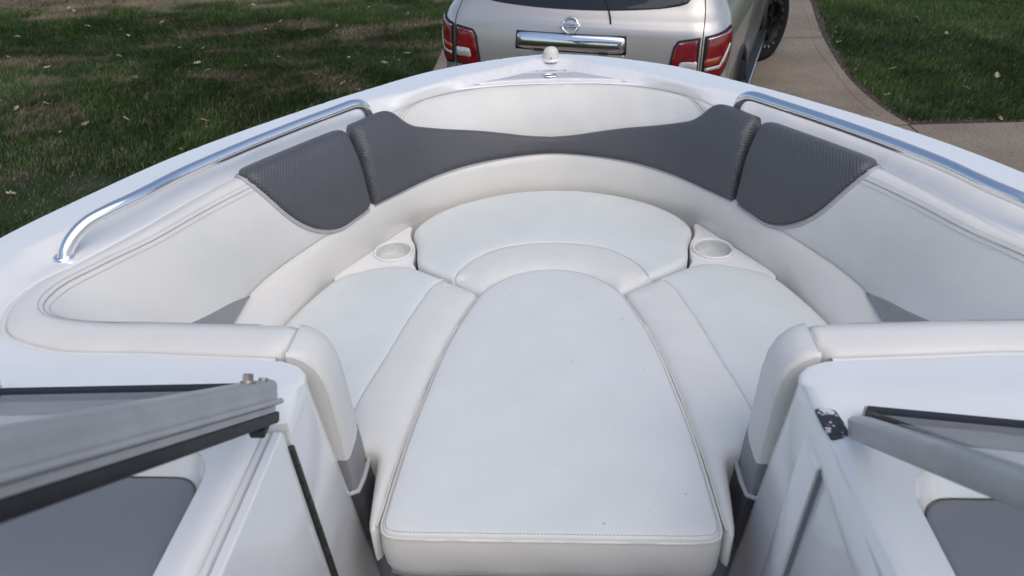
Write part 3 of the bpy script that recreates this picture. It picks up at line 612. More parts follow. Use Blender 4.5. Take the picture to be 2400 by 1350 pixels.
def wall_grid():
    A = np.array(ST, float)                                  # station, curve, xyz
    mid = (A[:, 1]+A[:, 2])/2
    inn = np.stack([-(mid[:, 0]), 1.35-mid[:, 1], 0*mid[:, 0]], 1); inn /= np.linalg.norm(inn, axis=1)[:, None]+1e-9
    q3 = A[:, 1]*.32+A[:, 2]*.68+inn*.010; q2 = A[:, 1]*.72+A[:, 2]*.28+inn*.014+[0, 0, .004]
    cr = A[:, 1]+np.array([0, 0, .006]); tb = A[:, 0]*.45+A[:, 1]*.55+np.array([0, 0, .008])
    cols = np.stack([A[:, 0], tb, cr, q2, q3, A[:, 2]], 1)   # 6 control columns
    full = np.concatenate([(cols*np.array([-1, 1, 1]))[:0:-1], cols], 0)   # starboard .. centre .. port
    n = len(full)
    # shared parameter along the wall from the mean curve
    mean = full[:, [0, 2, 5]].mean(1); d = np.r_[0, np.cumsum(np.linalg.norm(np.diff(mean, axis=0), axis=1))]; d -= d[n//2]
    tt = np.linspace(d[0], d[-1], 2*NT+1)
    def herm(K, X, q):
        T = np.zeros_like(X); h = np.diff(K)
        s = np.diff(X, axis=0)/h.reshape(-1, *([1]*(X.ndim-1)))
        hh = h.reshape(-1, *([1]*(X.ndim-1)))
        T[1:-1] = (s[:-1]*hh[1:]+s[1:]*hh[:-1])/(hh[1:]+hh[:-1]); T[0] = s[0]; T[-1] = s[-1]
        i = np.clip(np.searchsorted(K, q, side='right')-1, 0, len(K)-2); sh = (-1,)+(1,)*(X.ndim-1)
        H = h[i].reshape(sh); u = ((q-K[i])/h[i]).reshape(sh)
        return (2*u**3-3*u**2+1)*X[i]+(u**3-2*u**2+u)*H*T[i]+(-2*u**3+3*u**2)*X[i+1]+(u**3-u**2)*H*T[i+1]
    along = herm(d, full, tt)                                # (2NT+1, 6, 3)
    c0 = np.array(C0S, float); c0 = np.concatenate([(c0*[-1, 1])[:0:-1], c0], 0); ringc = herm(d, c0, tt)
    kv = np.array([0, .13, .26, .45, .75, 1.0]); vv = np.linspace(0, 1, NV)
    G = np.transpose(herm(kv, np.transpose(along, (1, 0, 2)), vv), (1, 0, 2))
    return tt, G, ringc
WT, WG, WC0 = wall_grid()
VS = 0.26                                                     # metres per unit of v
_du = np.gradient(WG, axis=0); _dv = np.gradient(WG, axis=1); WN = np.cross(_dv, _du); WN /= np.linalg.norm(WN, axis=2)[:, :, None]
if WN[NT, NV//2, 1] > 0: WN = -WN
WTOP = WG[:, 0].copy(); WFOOT = WG[:, -1].copy()
_bl = np.clip(np.linspace(0, 1, NV)/.22, 0, 1)[None, :, None]; WG = WG-(WN*.013*_bl+np.array([0, 0, .011])*(1-_bl))                                              # the pads sit back by their own thickness
def wall(u, v, h):
    """u metres along the wall (port positive), v metres down from the deck edge, h metres off the surface"""
    a = np.clip((u-WT[0])/(WT[1]-WT[0]), 0, 2*NT-1e-6); b = np.clip(v/VS*(NV-1), 0, NV-1-1e-6)
    i, j = int(a), int(b); fa, fb = a-i, b-j
    def bl(G): return G[i, j]*(1-fa)*(1-fb)+G[i+1, j]*fa*(1-fb)+G[i, j+1]*(1-fa)*fb+G[i+1, j+1]*fa*fb
    n = bl(WN); return bl(WG)+n/np.linalg.norm(n)*h
# ================================================================== BOAT
boat = empty('bowrider_boat', (0, 0, 0), label='white open-bow motorboat with cream and grey padded seating, nearest the camera', cat='boat')
def mx(P): return [(-p[0],)+tuple(p[1:]) for p in P]
CTOP = WTOP; CBOT = WFOOT
GH = [(0, 2.482), (-.06, 2.470), (-.2, 2.428), (-.39, 2.318), (-.59, 2.112), (-.722, 1.962), (-.835, 1.82), (-.925, 1.69), (-1.010, 1.525), (-1.069, 1.384), (-1.112, 1.26), (-1.16, 1.04), (-1.19, .8), (-1.21, .4), (-1.215, 0.05)]
KH = [(0, 2.402), (-.045, 2.396), (-.143, 2.312), (-.27, 2.232), (-.427, 2.085), (-.520, 2.005), (-.580, 1.90), (-.71, 1.70), (-.808, 1.53), (-.878, 1.39), (-.945, 1.29), (-.982, 1.235), (-.998, 1.17), (-.998, 1.11), (-1.005, 1.02), (-1.01, .93), (-1.02, .5), (-1.02, .05)]
gp = spline(GH, 130); kp = spline(KH, 120)
G2 = np.vstack([gp*[-1, 1]][0:1])[::-1] if False else np.vstack([(gp*[-1, 1])[::-1], gp[1:]])
K2 = np.vstack([(kp*[-1, 1])[::-1], kp[1:]])
Kpoly = np.vstack([K2, [[-0.0, .05]]])
def ss(x): x = np.clip(x, 0, 1); return x*x*(3-2*x)
DGX = np.arange(0, 1.30, .008); DGY = np.arange(0, 2.60, .008)
def deck_grid():
    X, Y = np.meshgrid(DGX, DGY, indexing='ij'); p = np.stack([X.ravel(), Y.ravel()], 1)
    d, _ = seg_dist(p, np.vstack([K2, K2[::-1]])); ins = inside(p, Kpoly); sd = np.where(ins, -d, d); x, y = p[:, 0], p[:, 1]
    fade = 1-0.55*ss((1.05-y)/0.25)
    z = 1.782+0.024*fade*ss((sd+0.008)/0.018)-0.35*np.clip(sd-0.05, 0, 1)**2
    z += np.where((x < 1.0) & (y < .9), 0.012*ss((0.9-y)/0.1)*ss((1.0-x)/.1), 0)
    return z.reshape(X.shape)
DGZ = deck_grid()
def deck_z(x, y):
    a = min(max(abs(x)/.008, 0), len(DGX)-1.001); b = min(max(y/.008, 0), len(DGY)-1.001); i, j = int(a), int(b); fa, fb = a-i, b-j
    return float(DGZ[i, j]*(1-fa)*(1-fb)+DGZ[i+1, j]*fa*(1-fb)+DGZ[i, j+1]*(1-fa)*fb+DGZ[i+1, j+1]*fa*fb)
inner = CTOP[:, :2].copy(); nrm2 = WN[:, 0, :2]
cen = np.array([0, 1.4]); inner = inner+ (inner-cen)/np.linalg.norm(inner-cen, axis=1)[:, None]*0.003
port_tail = [(-.403, .897), (-.385, .888), (-.369, .868), (-.362, .84), (-.361, .752), (-.392, .746), (-.393, .05)]
star_tail = [(.403, .897), (.385, .888), (.369, .868), (.362, .84), (.362, .05)]
deck_poly = [tuple(p) for p in G2] + port_tail[::-1] + [tuple(p) for p in inner[::-1][1:-1]] + star_tail
# dash openings
def rrect(x0, x1, y0, y1, r, n=6):
    P = []
    for cx, cy, a in ((x1-r, y1-r, 0), (x0+r, y1-r, 90), (x0+r, y0+r, 180), (x1-r, y0+r, 270)):
        for k in range(n+1): P.append((cx+r*math.cos(R(a+90*k/n)), cy+r*math.sin(R(a+90*k/n))))
    return P
dashL = rrect(-.99, -.436, .14, .702, .062); dashR = rrect(.436, .99, .14, .680, .062)
deckS = lambda u, v, h: (u, v, deck_z(u, v)+h)
pillow('deck', deck_poly, deckS, 'gelcoat', boat, t=0.0, r=0.012, e=[0.006]*len(deck_poly), step=0.022, skirt=0.03, holes=[dashL, dashR])
# hull: topsides down from the gunwale
def hull_row(z, kx, dy, out=0.0):
    P = np.vstack([gp, spline([(-1.215, .05), (-1.215, -.8), (-1.20, -1.8), (-1.17, -2.9)], 24)[1:]]); P = np.vstack([(P*[-1, 1])[::-1], P[1:]])
    c = np.array([0, .8]); o = P.copy(); o[:, 0] *= kx; o[:, 1] = np.where(P[:, 1] > 0, P[:, 1]*(1-dy), P[:, 1])
    n = np.gradient(P, axis=0); n = np.stack([n[:, 1], -n[:, 0]], 1); n /= np.linalg.norm(n, axis=1)[:, None]
    n *= np.sign((n*(P-c)).sum(1))[:, None]; o = o+n*out
    zz = np.full(len(o), z); return np.column_stack([o, zz])
hz = np.array([deck_z(*p) for p in G2]); hz0 = hz[0]
def gz(row, dz):
    r = row.copy(); r[:, 2] = np.array([deck_z(x, max(y, .06)) for x, y in row[:, :2]])-.006+dz; return r
rows = [gz(hull_row(0, 1, 0, -.004), -.016), gz(hull_row(0, 1, 0, .004), -.014), gz(hull_row(0, 1, 0, .009), -.017), gz(hull_row(0, 1, 0, .010), -.022), gz(hull_row(0, 1, 0, .010), -.05), gz(hull_row(0, 1, 0, .018), -.055), gz(hull_row(0, 1, 0, .018), -.085), gz(hull_row(0, 1, 0, .006), -.09),
        hull_row(1.45, .965, .05), hull_row(1.15, .93, .11), hull_row(.98, .90, .16), hull_row(.70, .45, .26), hull_row(.55, .02, .34)]
loft('hull', rows, 'gelcoat', boat, angle=35)
for s in (-1, 1):
    V = [(s*1.21, .05, 1.79), (s*1.01, .05, 1.79), (s*1.17, -2.9, 1.77), (s*.98, -2.9, 1.77), (s*1.01, .05, 1.0), (s*.98, -2.9, 1.0)]
    fix(obj('side_deck', V, [(0, 1, 3, 2), (1, 4, 5, 3)], 'gelcoat', boat, False))
V = [(-1.17, -2.9, 1.77), (1.17, -2.9, 1.77), (1.05, -2.9, .98), (0, -2.9, .56), (-1.05, -2.9, .98)]
obj('transom', V, [(0, 1, 2, 3, 4)], 'gelcoat', boat, False)
obj('cockpit_floor', [(-.28, 1.5, .985), (.28, 1.5, .985), (.80, .9, .985), (.95, -2.88, .985), (-.95, -2.88, .985), (-.80, .9, .985)], [(0, 5, 4, 3, 2, 1)], 'floor_dark', boat, False)
# liner ring between pads and seats
cb = CBOT[NT:]                                     # port half of the foot line
c0 = np.column_stack([WC0[NT:], np.full(NT+1, 1.488)])
def both(P): return np.vstack([(P*[-1, 1, 1])[:0:-1], P])
out_dir = (cb[:, :2]-c0[:, :2]); ln = np.linalg.norm(out_dir, axis=1)[:, None]+1e-6
rws = []
tuck = cb.copy(); tuck[:, :2] += (tuck[:, :2]-[0, 1.3])/np.linalg.norm(tuck[:, :2]-[0, 1.3], axis=1)[:, None]*0.02; tuck[:, 2] += .012
rws.append(tuck)
a = cb+[0, 0, .002]; rws.append(a)
for k, bulge in ((.2, .004), (.45, .006), (.7, .005), (.88, .002)):
    q = a*(1-k)+c0*k; q[:, :2] -= (q[:, :2]-[0, 1.3])/np.linalg.norm(q[:, :2]-[0, 1.3], axis=1)[:, None]*bulge; rws.append(q)
rws.append(c0-[0, 0, .004]); q = c0.copy(); q[:, 2] = 1.40; rws.append(q)
loft('seat_surround', [both(r) for r in rws], 'liner', boat, angle=80)
# seat base; dark grey colour paints in the shadow beside the filler cushion
sb = [(0, 2.10), (-.30, 1.99), (-.42, 1.87), (-.56, 1.61), (-.64, 1.38), (-.67, 1.2), (-.65, 1.0), (-.48, .94), (-.345, .94), (-.30, .95), (-.285, 1.05), (-.255, 1.25), (-.2, 1.45), (-.1, 1.52)]
sbp = [p for p in sb]+[(-x, y) for x, y in sb[::-1][:-1]]
pillow('seat_base', sbp, lambda u, v, h: (u, v, 1.40+h), 'dash_grey', boat, t=0, r=.01, step=.08, skirt=.42)
# cup-holder shelves and cup holders
shelf = [(-.404, 1.900), (-.414, 1.893), (-.490, 1.760), (-.562, 1.626), (-.564, 1.608), (-.540, 1.592), (-.487, 1.610), (-.416, 1.636), (-.372, 1.640), (-.355, 1.655), (-.366, 1.69), (-.369, 1.735), (-.377, 1.785), (-.393, 1.825), (-.399, 1.855)]
for s in (1, -1):
    P = spline([(p[0]*s, p[1]) for p in shelf], 60, True); cx, cy = -.430*s, 1.744
    hole = [(cx+.0485*math.cos(a), cy+.050*math.sin(a)) for a in np.linspace(0, 2*math.pi, 40, endpoint=False)]
    pillow('cup_shelf', P, lambda u, v, h: (u, v, 1.478+h), 'gelcoat', boat, t=0.006, r=.008, step=.02, skirt=.06, holes=[hole])
    cup = lathe('cup_holder', [(.0480, -.006), (.0500, .004), (.0495, .0075), (.048, .008), (.0465, .005), (.0460, 0), (.045, -.016), (.040, -.022), (.0, -.023)], (cx, cy, 1.480), 'cup_plastic', boat, 40)
    lathe('rim', [(.0468, .0065), (.0485, .0098), (.0515, .0106), (.0535, .0092), (.0545, .0045)], (cx, cy, 1.480), 'gelcoat', cup, 40)
# ---------------- padded wall
WE = WT[-1]
def wcurve(pts, n, h=0.0): return np.array([wall(u, v, h) for u, v in spline(pts, n)])
cu = lambda P, s: [(u*s, v) for u, v in P]
SIDE = [(.955, .004), (1.2, .004), (1.4, .004), (1.5, .004), (1.6, .004), (1.75, .004), (WE-.03, .004), (WE-.004, .01), (WE-.004, .24), (WE-.03, .256), (1.8, .256), (1.5, .256), (1.2, .256), (.95, .256), (.80, .256), (.705, .25), (.705, .10), (.72, .02), (.74, .004)]
BOLS = [(.955, .0), (.974, .012), (.976, .04), (.976, .076), (.974, .10), (.971, .125), (.965, .152), (.950, .184), (.925, .214), (.888, .238), (.840, .253), (.775, .258), (.712, .257), (.687, .245), (.685, .195), (.685, .13), (.687, .09), (.690, .05), (.697, .015), (.715, .0)]
CEN_T = [(.66, .0), (.60, .0), (.565, .018), (.535, .055), (.50, .086), (.455, .108), (.418, .119), (.33, .142), (.236, .162), (.14, .183), (.064, .198), (0, .204)]
BOWP = [(0, .004), (.2, .004), (.4, .004), (.52, .006), (.575, .03), (.58, .08), (.55, .15), (.4, .20), (.2, .225), (0, .23)]
for s, side in ((1, 'port'), (-1, 'starboard')):
    p = pillow('side_pad', dens(cu(SIDE, s)), wall, 'vinyl', boat, t=.012, r=.010, step=.02, skirt=.02, crown=.003, noise=.0005)
    line = [(.985, .084), (1.127, .080), (1.273, .078), (1.382, .077), (1.455, .074), (1.53, .068), (1.60, .066), (1.70, .068), (1.8, .070), (WE-.06, .070)]
    for k, off in enumerate((-.0072, .0072)):
        stitches('stitching', wcurve(cu([(u, v+off) for u, v in line], s), 500, .0158), 'thread', p)
    tube('seam', wcurve(cu(line, s), 200, .0152), .0009, 'piping', p, 6)
    tube('edge_welt', wcurve(cu([(u, .001) for u in np.linspace(.985, WE-.02, 60)], s), 260, .006), .0065, 'vinyl', p, 8)
    wed = [(1.215, .2575), (1.245, .243), (1.282, .229), (1.346, .212), (1.42, .192), (1.50, .180), (1.53, .2), (1.53, .2575)]
    wp = pillow('grey_accent', spline(cu(wed, s), 50, False), wall, 'vinyl_grey', p, t=.0160, r=.006, step=.02, skirt=.006)
    b = pillow('side_bolster', spline(cu(BOLS, s), 110, True), wall, 'weave_grey', boat, t=.026, r=.016, step=.014, skirt=.026, crown=.004)
    pp = wcurve(cu([(.945, -.002), (.972, .006), (.980, .04), (.980, .076), (.978, .10), (.975, .127), (.969, .154), (.954, .187), (.928, .218), (.890, .242), (.840, .257), (.775, .2595), (.715, .2595), (.695, .257)], s), 120, .014)
    tube('piping', pp, .0046, 'piping', b, 8)
cen_poly = dens(CEN_T, step=.012)[:0]
half = np.array(CEN_T); halfs = spline(half, 60)
bot = np.array([(u, .257) for u in np.linspace(-.665, .665, 70)])
cpoly = np.vstack([(halfs*[-1, 1])[:], halfs[::-1][1:], [(.674, .012), (.676, .06), (.676, .12), (.676, .19), (.674, .245)], bot[::-1], [(-.674, .245), (-.676, .19), (-.676, .12), (-.676, .06), (-.674, .012)]])
cb_ = pillow('bow_bolster', cpoly, wall, 'weave_grey', boat, t=.024, r=.014, step=.014, skirt=.024, crown=.003)
tube('piping', wcurve([(u, .2595) for u in np.linspace(-.668, .668, 30)], 160, .010), .0042, 'piping', cb_, 8)
bp = [p for p in BOWP]+[(-u, v) for u, v in BOWP[::-1][1:-1]]
bowpad = pillow('bow_pad', spline(bp, 160, True), wall, 'vinyl', boat, t=.003, r=.012, step=.02, skirt=.02, crown=.002, noise=.0009)
for off in (.038, .054):
    stitches('stitching', wcurve([(u, off+.35*max(0, abs(u)-.38)) for u in np.linspace(-.52, .52, 40)], 400, .0056), 'thread', bowpad)
tube('seam', wcurve([(u, .046+.35*max(0, abs(u)-.38)) for u in np.linspace(-.53, .53, 40)], 200, .0050), .0008, 'piping', bowpad, 6)
# backrest ends at the walkway
for s in (1, -1):
    top = [(-.412, 1.789), (-.395, 1.787), (-.378, 1.778), (-.364, 1.762), (-.355, 1.738), (-.350, 1.70), (-.348, 1.65)]
    def endpiece(name, prof, m, parent, y0=.902, y1=1.004):
        rows = []
        for y, inset in ((y0+.004, .006), (y0+.008, .001), (y0+.02, 0), (y1-.045, 0), (y1-.02, .003), (y1-.008, .009), (y1, .022)):
            rows.append([(s*(x-inset*(x > -.405)), y, z-inset*(.9 if z > 1.7 else 0)) for x, z in prof])
        return loft(name, rows, m, parent, caps=True, angle=50)
    e = endpiece('backrest_end', top+[(-.346, 1.60), (-.346, 1.555), (-.412, 1.555)], 'vinyl', boat)
    g = endpiece('grey_band', [(-.412, 1.553), (-.346, 1.553), (-.344, 1.52), (-.343, 1.478), (-.412, 1.478)], 'vinyl_grey', e, .904, 1.010)
    gm = endpiece('woven_foot', [(-.412, 1.470), (-.339, 1.470), (-.333, 1.43), (-.333, 1.38), (-.340, 1.34), (-.412, 1.34)], 'weave_grey', e, .904, 1.016)
    ul = gm.data.uv_layers.new(name='UVMap')
    for lp in gm.data.loops:
        co = gm.data.vertices[lp.vertex_index].co; ul.data[lp.index].uv = (co.y+co.x, co.z)
    tube('piping', [(s*-.36, .902, 1.474), (s*-.344, .91, 1.474), (s*-.340, .94, 1.474), (s*-.340, .985, 1.474), (s*-.352, 1.008, 1.474), (s*-.375, 1.015, 1.474)], .005, 'piping', e, 8)
    stitches('stitching', spline([(s*-.410, .912, 1.789), (s*-.409, .94, 1.7905), (s*-.410, .968, 1.790), (s*-.413, .99, 1.782)], 60), 'thread', e)
# ---------------- seats
flat = lambda z0: (lambda u, v, h: (u, v, z0+h))
def half_to_full(H): return list(H)+[(-x, y) for x, y in H[::-1]]
seamB = [(-.243, 1.580), (-.232, 1.618), (-.208, 1.662), (-.148, 1.722), (-.075, 1.749), (0, 1.757)]
sB = spline(seamB, 30)
bow_main = [(0, 2.088), (-.09, 2.079), (-.171, 2.055), (-.245, 2.018), (-.306, 1.972), (-.355, 1.915), (-.382, 1.858), (-.386, 1.822), (-.373, 1.785), (-.362, 1.735), (-.356, 1.692), (-.344, 1.655), (-.30, 1.616), (-.262, 1.589), (-.243, 1.580)]
mB = spline(bow_main, 80)
polyB = np.vstack([mB, sB[1:], (sB*[-1, 1])[::-1][1:], (mB*[-1, 1])[::-1][1:-1]])
def eB(x, y):
    d, _ = seg_dist(np.array([[x, y]]), np.vstack([sB, sB[::-1]])); d2, _ = seg_dist(np.array([[-x, y]]), np.vstack([sB, sB[::-1]]))
    return .0045 if min(d[0], d2[0]) < .004 else .016
bow_seat = pillow('bow_seat_cushion', polyB, flat(1.486), 'vinyl_seat', boat, t=.018, r=.022, crown=.004, step=.022, skirt=.07, e=eB, noise=.0009)
fr = spline([(-.243, 1.580), (-.205, 1.549), (-.176, 1.527), (-.168, 1.518), (-.140, 1.556), (-.096, 1.594), (-.05, 1.614), (0, 1.621)], 40)
polyBB = np.vstack([sB[::-1], fr[1:], (fr*[-1, 1])[::-1][1:], (sB*[-1, 1])[1:-1]])
pillow('front_roll', polyBB, flat(1.486), 'vinyl_roll', bow_seat, t=.018, r=.058, crown=.003, step=.012, skirt=.07, e=lambda x, y: .004 if eB(x, y) < .01 else .024)
stitches('stitching', np.column_stack([np.vstack([sB, (sB*[-1, 1])[::-1][1:]])*[1, 1]+[0, .0005], np.full(59, 1.5004)]), 'thread', bow_seat)
seam1 = spline([(-.266, 1.580), (-.293, 1.546), (-.312, 1.480), (-.330, 1.407), (-.358, 1.259), (-.382, 1.142), (-.393, 1.054), (-.400, .985)], 50)
outer = spline([(-.400, .985), (-.52, .985), (-.63, 1.0), (-.652, 1.12), (-.648, 1.26), (-.624, 1.378), (-.583, 1.508), (-.545, 1.588), (-.522, 1.607), (-.487, 1.625), (-.430, 1.645), (-.385, 1.648), (-.34, 1.628), (-.30, 1.602), (-.266, 1.580)], 90)
inner_ = spline([(-.266, 1.580), (-.215, 1.547), (-.184, 1.523), (-.178, 1.510), (-.192, 1.462), (-.214, 1.385), (-.240, 1.268), (-.258, 1.145), (-.270, 1.04), (-.279, .94), (-.2825, .88), (-.2855, .83), (-.289, .812), (-.296, .806), (-.302, .82), (-.307, .86), (-.312, .91), (-.316, .95), (-.322, .975), (-.345, .990), (-.400, .985)], 90)
for s in (1, -1):
    sm = seam1*[s, 1]
    def eS(x, y, sm=sm):
        d, _ = seg_dist(np.array([[x, y]]), np.vstack([sm, sm[::-1]])); return .005 if d[0] < .004 else .016
    st = pillow('side_seat_cushion', np.vstack([seam1[:-1], outer[:-1]])*[s, 1], flat(1.486), 'vinyl_seat', boat, t=.018, r=.022, crown=.004, step=.022, skirt=.07, e=eS, noise=.0009)
    pillow('front_roll', np.vstack([inner_[:-1], seam1[::-1][:-1]])*[s, 1], flat(1.486), 'vinyl_roll', st, t=.018, r=.045, crown=.004, step=.012, skirt=.07, e=lambda x, y, eS=eS: .004 if eS(x, y) < .01 else .017)
    il = inner_[20:68]*[s, 1]; g = np.gradient(il, axis=0); n2 = np.stack([-g[:, 1], g[:, 0]], 1)*-s; n2 /= np.linalg.norm(n2, axis=1)[:, None]
    stitches('stitching', np.column_stack([il-n2*.006*1, np.full(len(il), 1.4995)]), 'thread', st)
    tube('piping', np.column_stack([il+n2*.001, np.full(len(il), 1.4945)]), .0026, 'vinyl', st, 6)
# ---------------- console walls, dash, door, windscreen
for s in (1, -1):
    port = s == 1
    rows = []
    for z, t in ((1.775, 0), (1.74, .05), (1.5, .48), (1.2, 1.0), (.98, 1.35)):
        xf = -.3625+.0295*t; yf = .868+.065*t
        xa = (-.392 if port else -.368)+.0295*t; ya = .748
        P = [(xa, .05), (xa, ya-.004), (xf, ya), (xf, yf-.03), (xf-.002, yf-.015), (xf-.008, yf), (xf-.022, yf+.012), (xf-.05, yf+.016), (-.425, yf+.016), (-.425, .05)]
        rows.append([(x*s, y, z) for x, y in P])
    cw = loft('console_wall', rows, 'gelcoat', boat, close=True, angle=40)
    D = dashL if port else dashR
    dz = 1.752
    pillow('dash_recess', [(x*1.0, y) for x, y in (rrect(-1.0, -.426, .13, .712, .04) if port else rrect(.426, 1.0, .13, .690, .04))], flat(dz-.006), 'gelcoat', boat, t=0, r=.004, step=.1, skirt=.02)
    # sloping lip of the opening
    Dp = dens(D, step=.02); c = Dp.mean(0); lip = []
    gg = np.roll(Dp, -1, 0)-np.roll(Dp, 1, 0); nn = np.stack([-gg[:, 1], gg[:, 0]], 1); nn /= np.linalg.norm(nn, axis=1)[:, None]; nn *= np.sign(((c-Dp)*nn).sum(1))[:, None]
    for k, z in ((0, 0.0), (.25, -.012), (.7, -.024), (1, -.0345)):
        q = Dp+nn*.020*k
        lip.append([(x, y, (deck_z(Dp[i][0], Dp[i][1])-.004 if k == 0 else 1.790+z)) for i, (x, y) in enumerate(q)])
    loft('dash_lip', lip, 'gelcoat', boat, close=True, angle=60)
    ip = Dp+nn*.022
    pillow('dash_panel', ip, flat(dz), 'dash_grey', boat, t=.006, r=.008, step=.05, skirt=.012)
    if port:
        prof = [(-.389, 1.0), (-.3895, 1.782), (-.3885, 1.785), (-.3825, 1.785), (-.3815, 1.783), (-.3812, 1.775), (-.3770, 1.775), (-.3766, 1.784), (-.3756, 1.787), (-.3650, 1.787), (-.3630, 1.785), (-.3622, 1.779), (-.338, 1.2), (-.330, 1.0)]
        rows = []
        for y, lo in ((.735, 0.0), (.730, 0), (.12, 0)): rows.append([(x, y, z) for x, z in prof])
        d = loft('walkway_door', rows, 'gelcoat', boat, close=True, caps=True, angle=25)
        parts = []
        for k in range(22):
            z = 1.752-k*.034; x = -.3608+.0295*(1.775-z)/.575
            parts.append(tube_data([(x, .7415, z), (x+.0008, .7415, z-.016), (x+.0016, .7415, z-.032)], .0052, 8))
        obj('hinge', *merge(parts), 'bolt_steel', d, True, None, 40).data.materials[0] = MATS['hinge_dark'] if 'hinge_dark' in MATS else mat('hinge_dark', (.10, .095, .09), .45, metal=.6, var=.3, vscale=60)
    else:
        rows = []
        for z, t, o in ((1.752, .04, -.004), (1.748, .046, .002), (1.742, .056, .006), (1.5, .48, .007), (1.2, 1.0, .007), (1.0, 1.32, .007)):
            xf = .3625-.0295*t
            rows.append([(xf+.012, .715, z), (xf-o*.6, .717, z), (xf-o, .722, z), (xf-o, .770, z), (xf-o*.6, .776, z), (xf+.006, .778, z)])
        loft('door_jamb', rows, 'gelcoat', boat, angle=50, caps=True)
        rows = []
        for z, t in ((1.745, .052), (1.2, 1.0), (1.0, 1.32)):
            xf = .3625-.0295*t
            rows.append([(xf+.004, .7122, z), (xf-.0012, .7126, z), (xf-.0012, .7142, z), (xf+.004, .7148, z)])
        loft('door_gap_seal', rows, 'dash_grey', boat, angle=30)
# windscreen stiles, panes and seals
def bar(name, A, d, n, prof, L, m, parent, sx=1):
    n = np.array(n)-np.array(d)*np.dot(n, d)/np.dot(d, d)
    d = np.array(d)/np.linalg.norm(d); n = np.array(n)/np.linalg.norm(n); rows = []
    for t in np.linspace(0, L, 6):
        rows.append([np.array(A)+d*t+np.array([x*sx, 0, 0])+n*h for x, h in prof])
    return loft(name, rows, m, parent, close=True, caps=True, angle=35)
DV = (0, -.783, .622); NVV = (0, .622, .783)
dvec = np.array(DV); nvec = np.array(NVV)
wl = empty('windscreen', (0, 0, 0)); wl.parent = boat; wr = empty('windscreen', (0, 0, 0)); wr.parent = boat
A = np.array((-.3545, .7262, 1.8520)); DL = np.array((.045, -.803, .595)); ov = dvec.copy(); dvec = DL/np.linalg.norm(DL)
bar('frame', A, DL, NVV, [(-.034, .0262), (-.010, .0285), (-.004, .0272), (0, .0235), (.0012, .0165), (.0004, .0130), (.0012, .0095), (.0012, .0025), (-.008, .001), (-.034, .001)], .66, 'aluminium', wl)
tube('hinge_bead', [A+np.array([.0026, 0, 0])+nvec*-.0008+dvec*t for t in np.linspace(-.010, .66, 8)], .0040, 'aluminium', wl, 12)
bar('lower_lip', A+dvec*.004, DL, NVV, [(-.020, -.0045), (-.002, -.0048), (.0004, -.006), (.0004, -.0135), (-.020, -.0135)], .65, 'aluminium', wl)
bar('rubber_seal', A-dvec*.004, DL, NVV, [(-.016, -.0137), (.001, -.0139), (.003, -.0155), (.003, -.0255), (.001, -.0290), (-.016, -.0290)], .66, 'rubber', wl)
box('rubber_stop', A+np.array([-.014, .0, -.0])+nvec*-.034+dvec*.022, (.020, .024, .012), 'rubber', wl, .003)
def bolt(P, r, h, parent, hexa=True):
    ax = nvec; u = np.array([1., 0, 0]); v = np.cross(ax, u); V = []; n = 6 if hexa else 14
    rows = []
    if hexa: rows.append([np.array(P)+(math.cos(a)*u+math.sin(a)*v)*r*1.35 for a in np.linspace(0, 2*math.pi, 14, endpoint=False)]); rows.append([q+ax*h*.22 for q in rows[0]])
    rings = [rows] if hexa else []
    prt = []
    if hexa:
        W = np.vstack(rows); prt.append((list(W), grid_faces(2, 14, True)+[tuple(range(14, 28))]))
    R0 = [np.array(P)+(math.cos(a)*u+math.sin(a)*v)*r for a in np.linspace(0, 2*math.pi, n, endpoint=False)]
    R1 = [q+ax*h for q in R0]; R2 = [np.array(P)+(q-np.array(P))*.82+ax*(h*1.12) for q in R0]
    W = np.vstack([R0, R1, R2]); prt.append((list(W), grid_faces(3, n, True)+[tuple(range(2*n, 3*n))]))
    return fix(obj('bolt', *merge(prt), 'bolt_steel', parent, True, None, 25))
bolt(A+np.array([-.013, 0, 0])+nvec*.0282+dvec*.070, .0068, .010, wl)
bolt(A+np.array([-.010, 0, 0])+nvec*.0282+dvec*.024, .006, .003, wl, False)
def base_and_pane(parent, s, xi, yb, slope):
    P0 = np.array((s*xi, yb, 1.808)); P1 = np.array((s*1.02, yb+slope*(1.02-xi), 1.806)); e = P1-P0
    def strip(name, m, y0, y1, z0, z1):
        V = []; 
        for P in (P0, P1):
            for y, z in ((y0, z0), (y1, z0), (y1, z1), (y0, z1)): V.append(P+np.array([0, y, z]))
        o = fix(obj(name, V, grid_faces(2, 4, True)+[(0, 1, 2, 3), (7, 6, 5, 4)], m, parent, False)); return o
    strip('base_channel', 'aluminium', .000, .006, -.02, .006)
    strip('base_seal', 'rubber', -.018, -.001, -.02, .013)
    o = strip('base_flange', 'seal_dusty', -.032, -.019, -.02, -.006)
    up = np.array(DL if s < 0 else DR)*.62; off = np.array([0, -.006, .004]); th = np.array(NVV)*.005
    Pi = P0+np.array([-.034*s, 0, 0]); V = [P0+off, P1+off, P1+off+up, Pi+off+up]; V = V+[v+th for v in V]
    fix(obj('pane', V, [(0, 1, 2, 3), (7, 6, 5, 4), (0, 4, 5, 1), (1, 5, 6, 2), (2, 6, 7, 3), (3, 7, 4, 0)], 'windscreen_glass', parent, False))
    for x in ((.80, .98) if s < 0 else (.74, .92)): bolt((s*x, yb+.004+slope*(x-xi), 1.817), .0066, .009, parent)
base_and_pane(wl, -1, .415, .800, -.03)
A2 = np.array((.386, .721, 1.816)); DR = (-.035, -.808, .588)
bar('frame', A2, DR, NVV, [(-.0015, .010), (.004, .0135), (.016, .0145), (.030, .012), (.032, -.010), (.010, -.016), (0, -.0145), (-.0015, -.011)], .66, 'aluminium', wr)
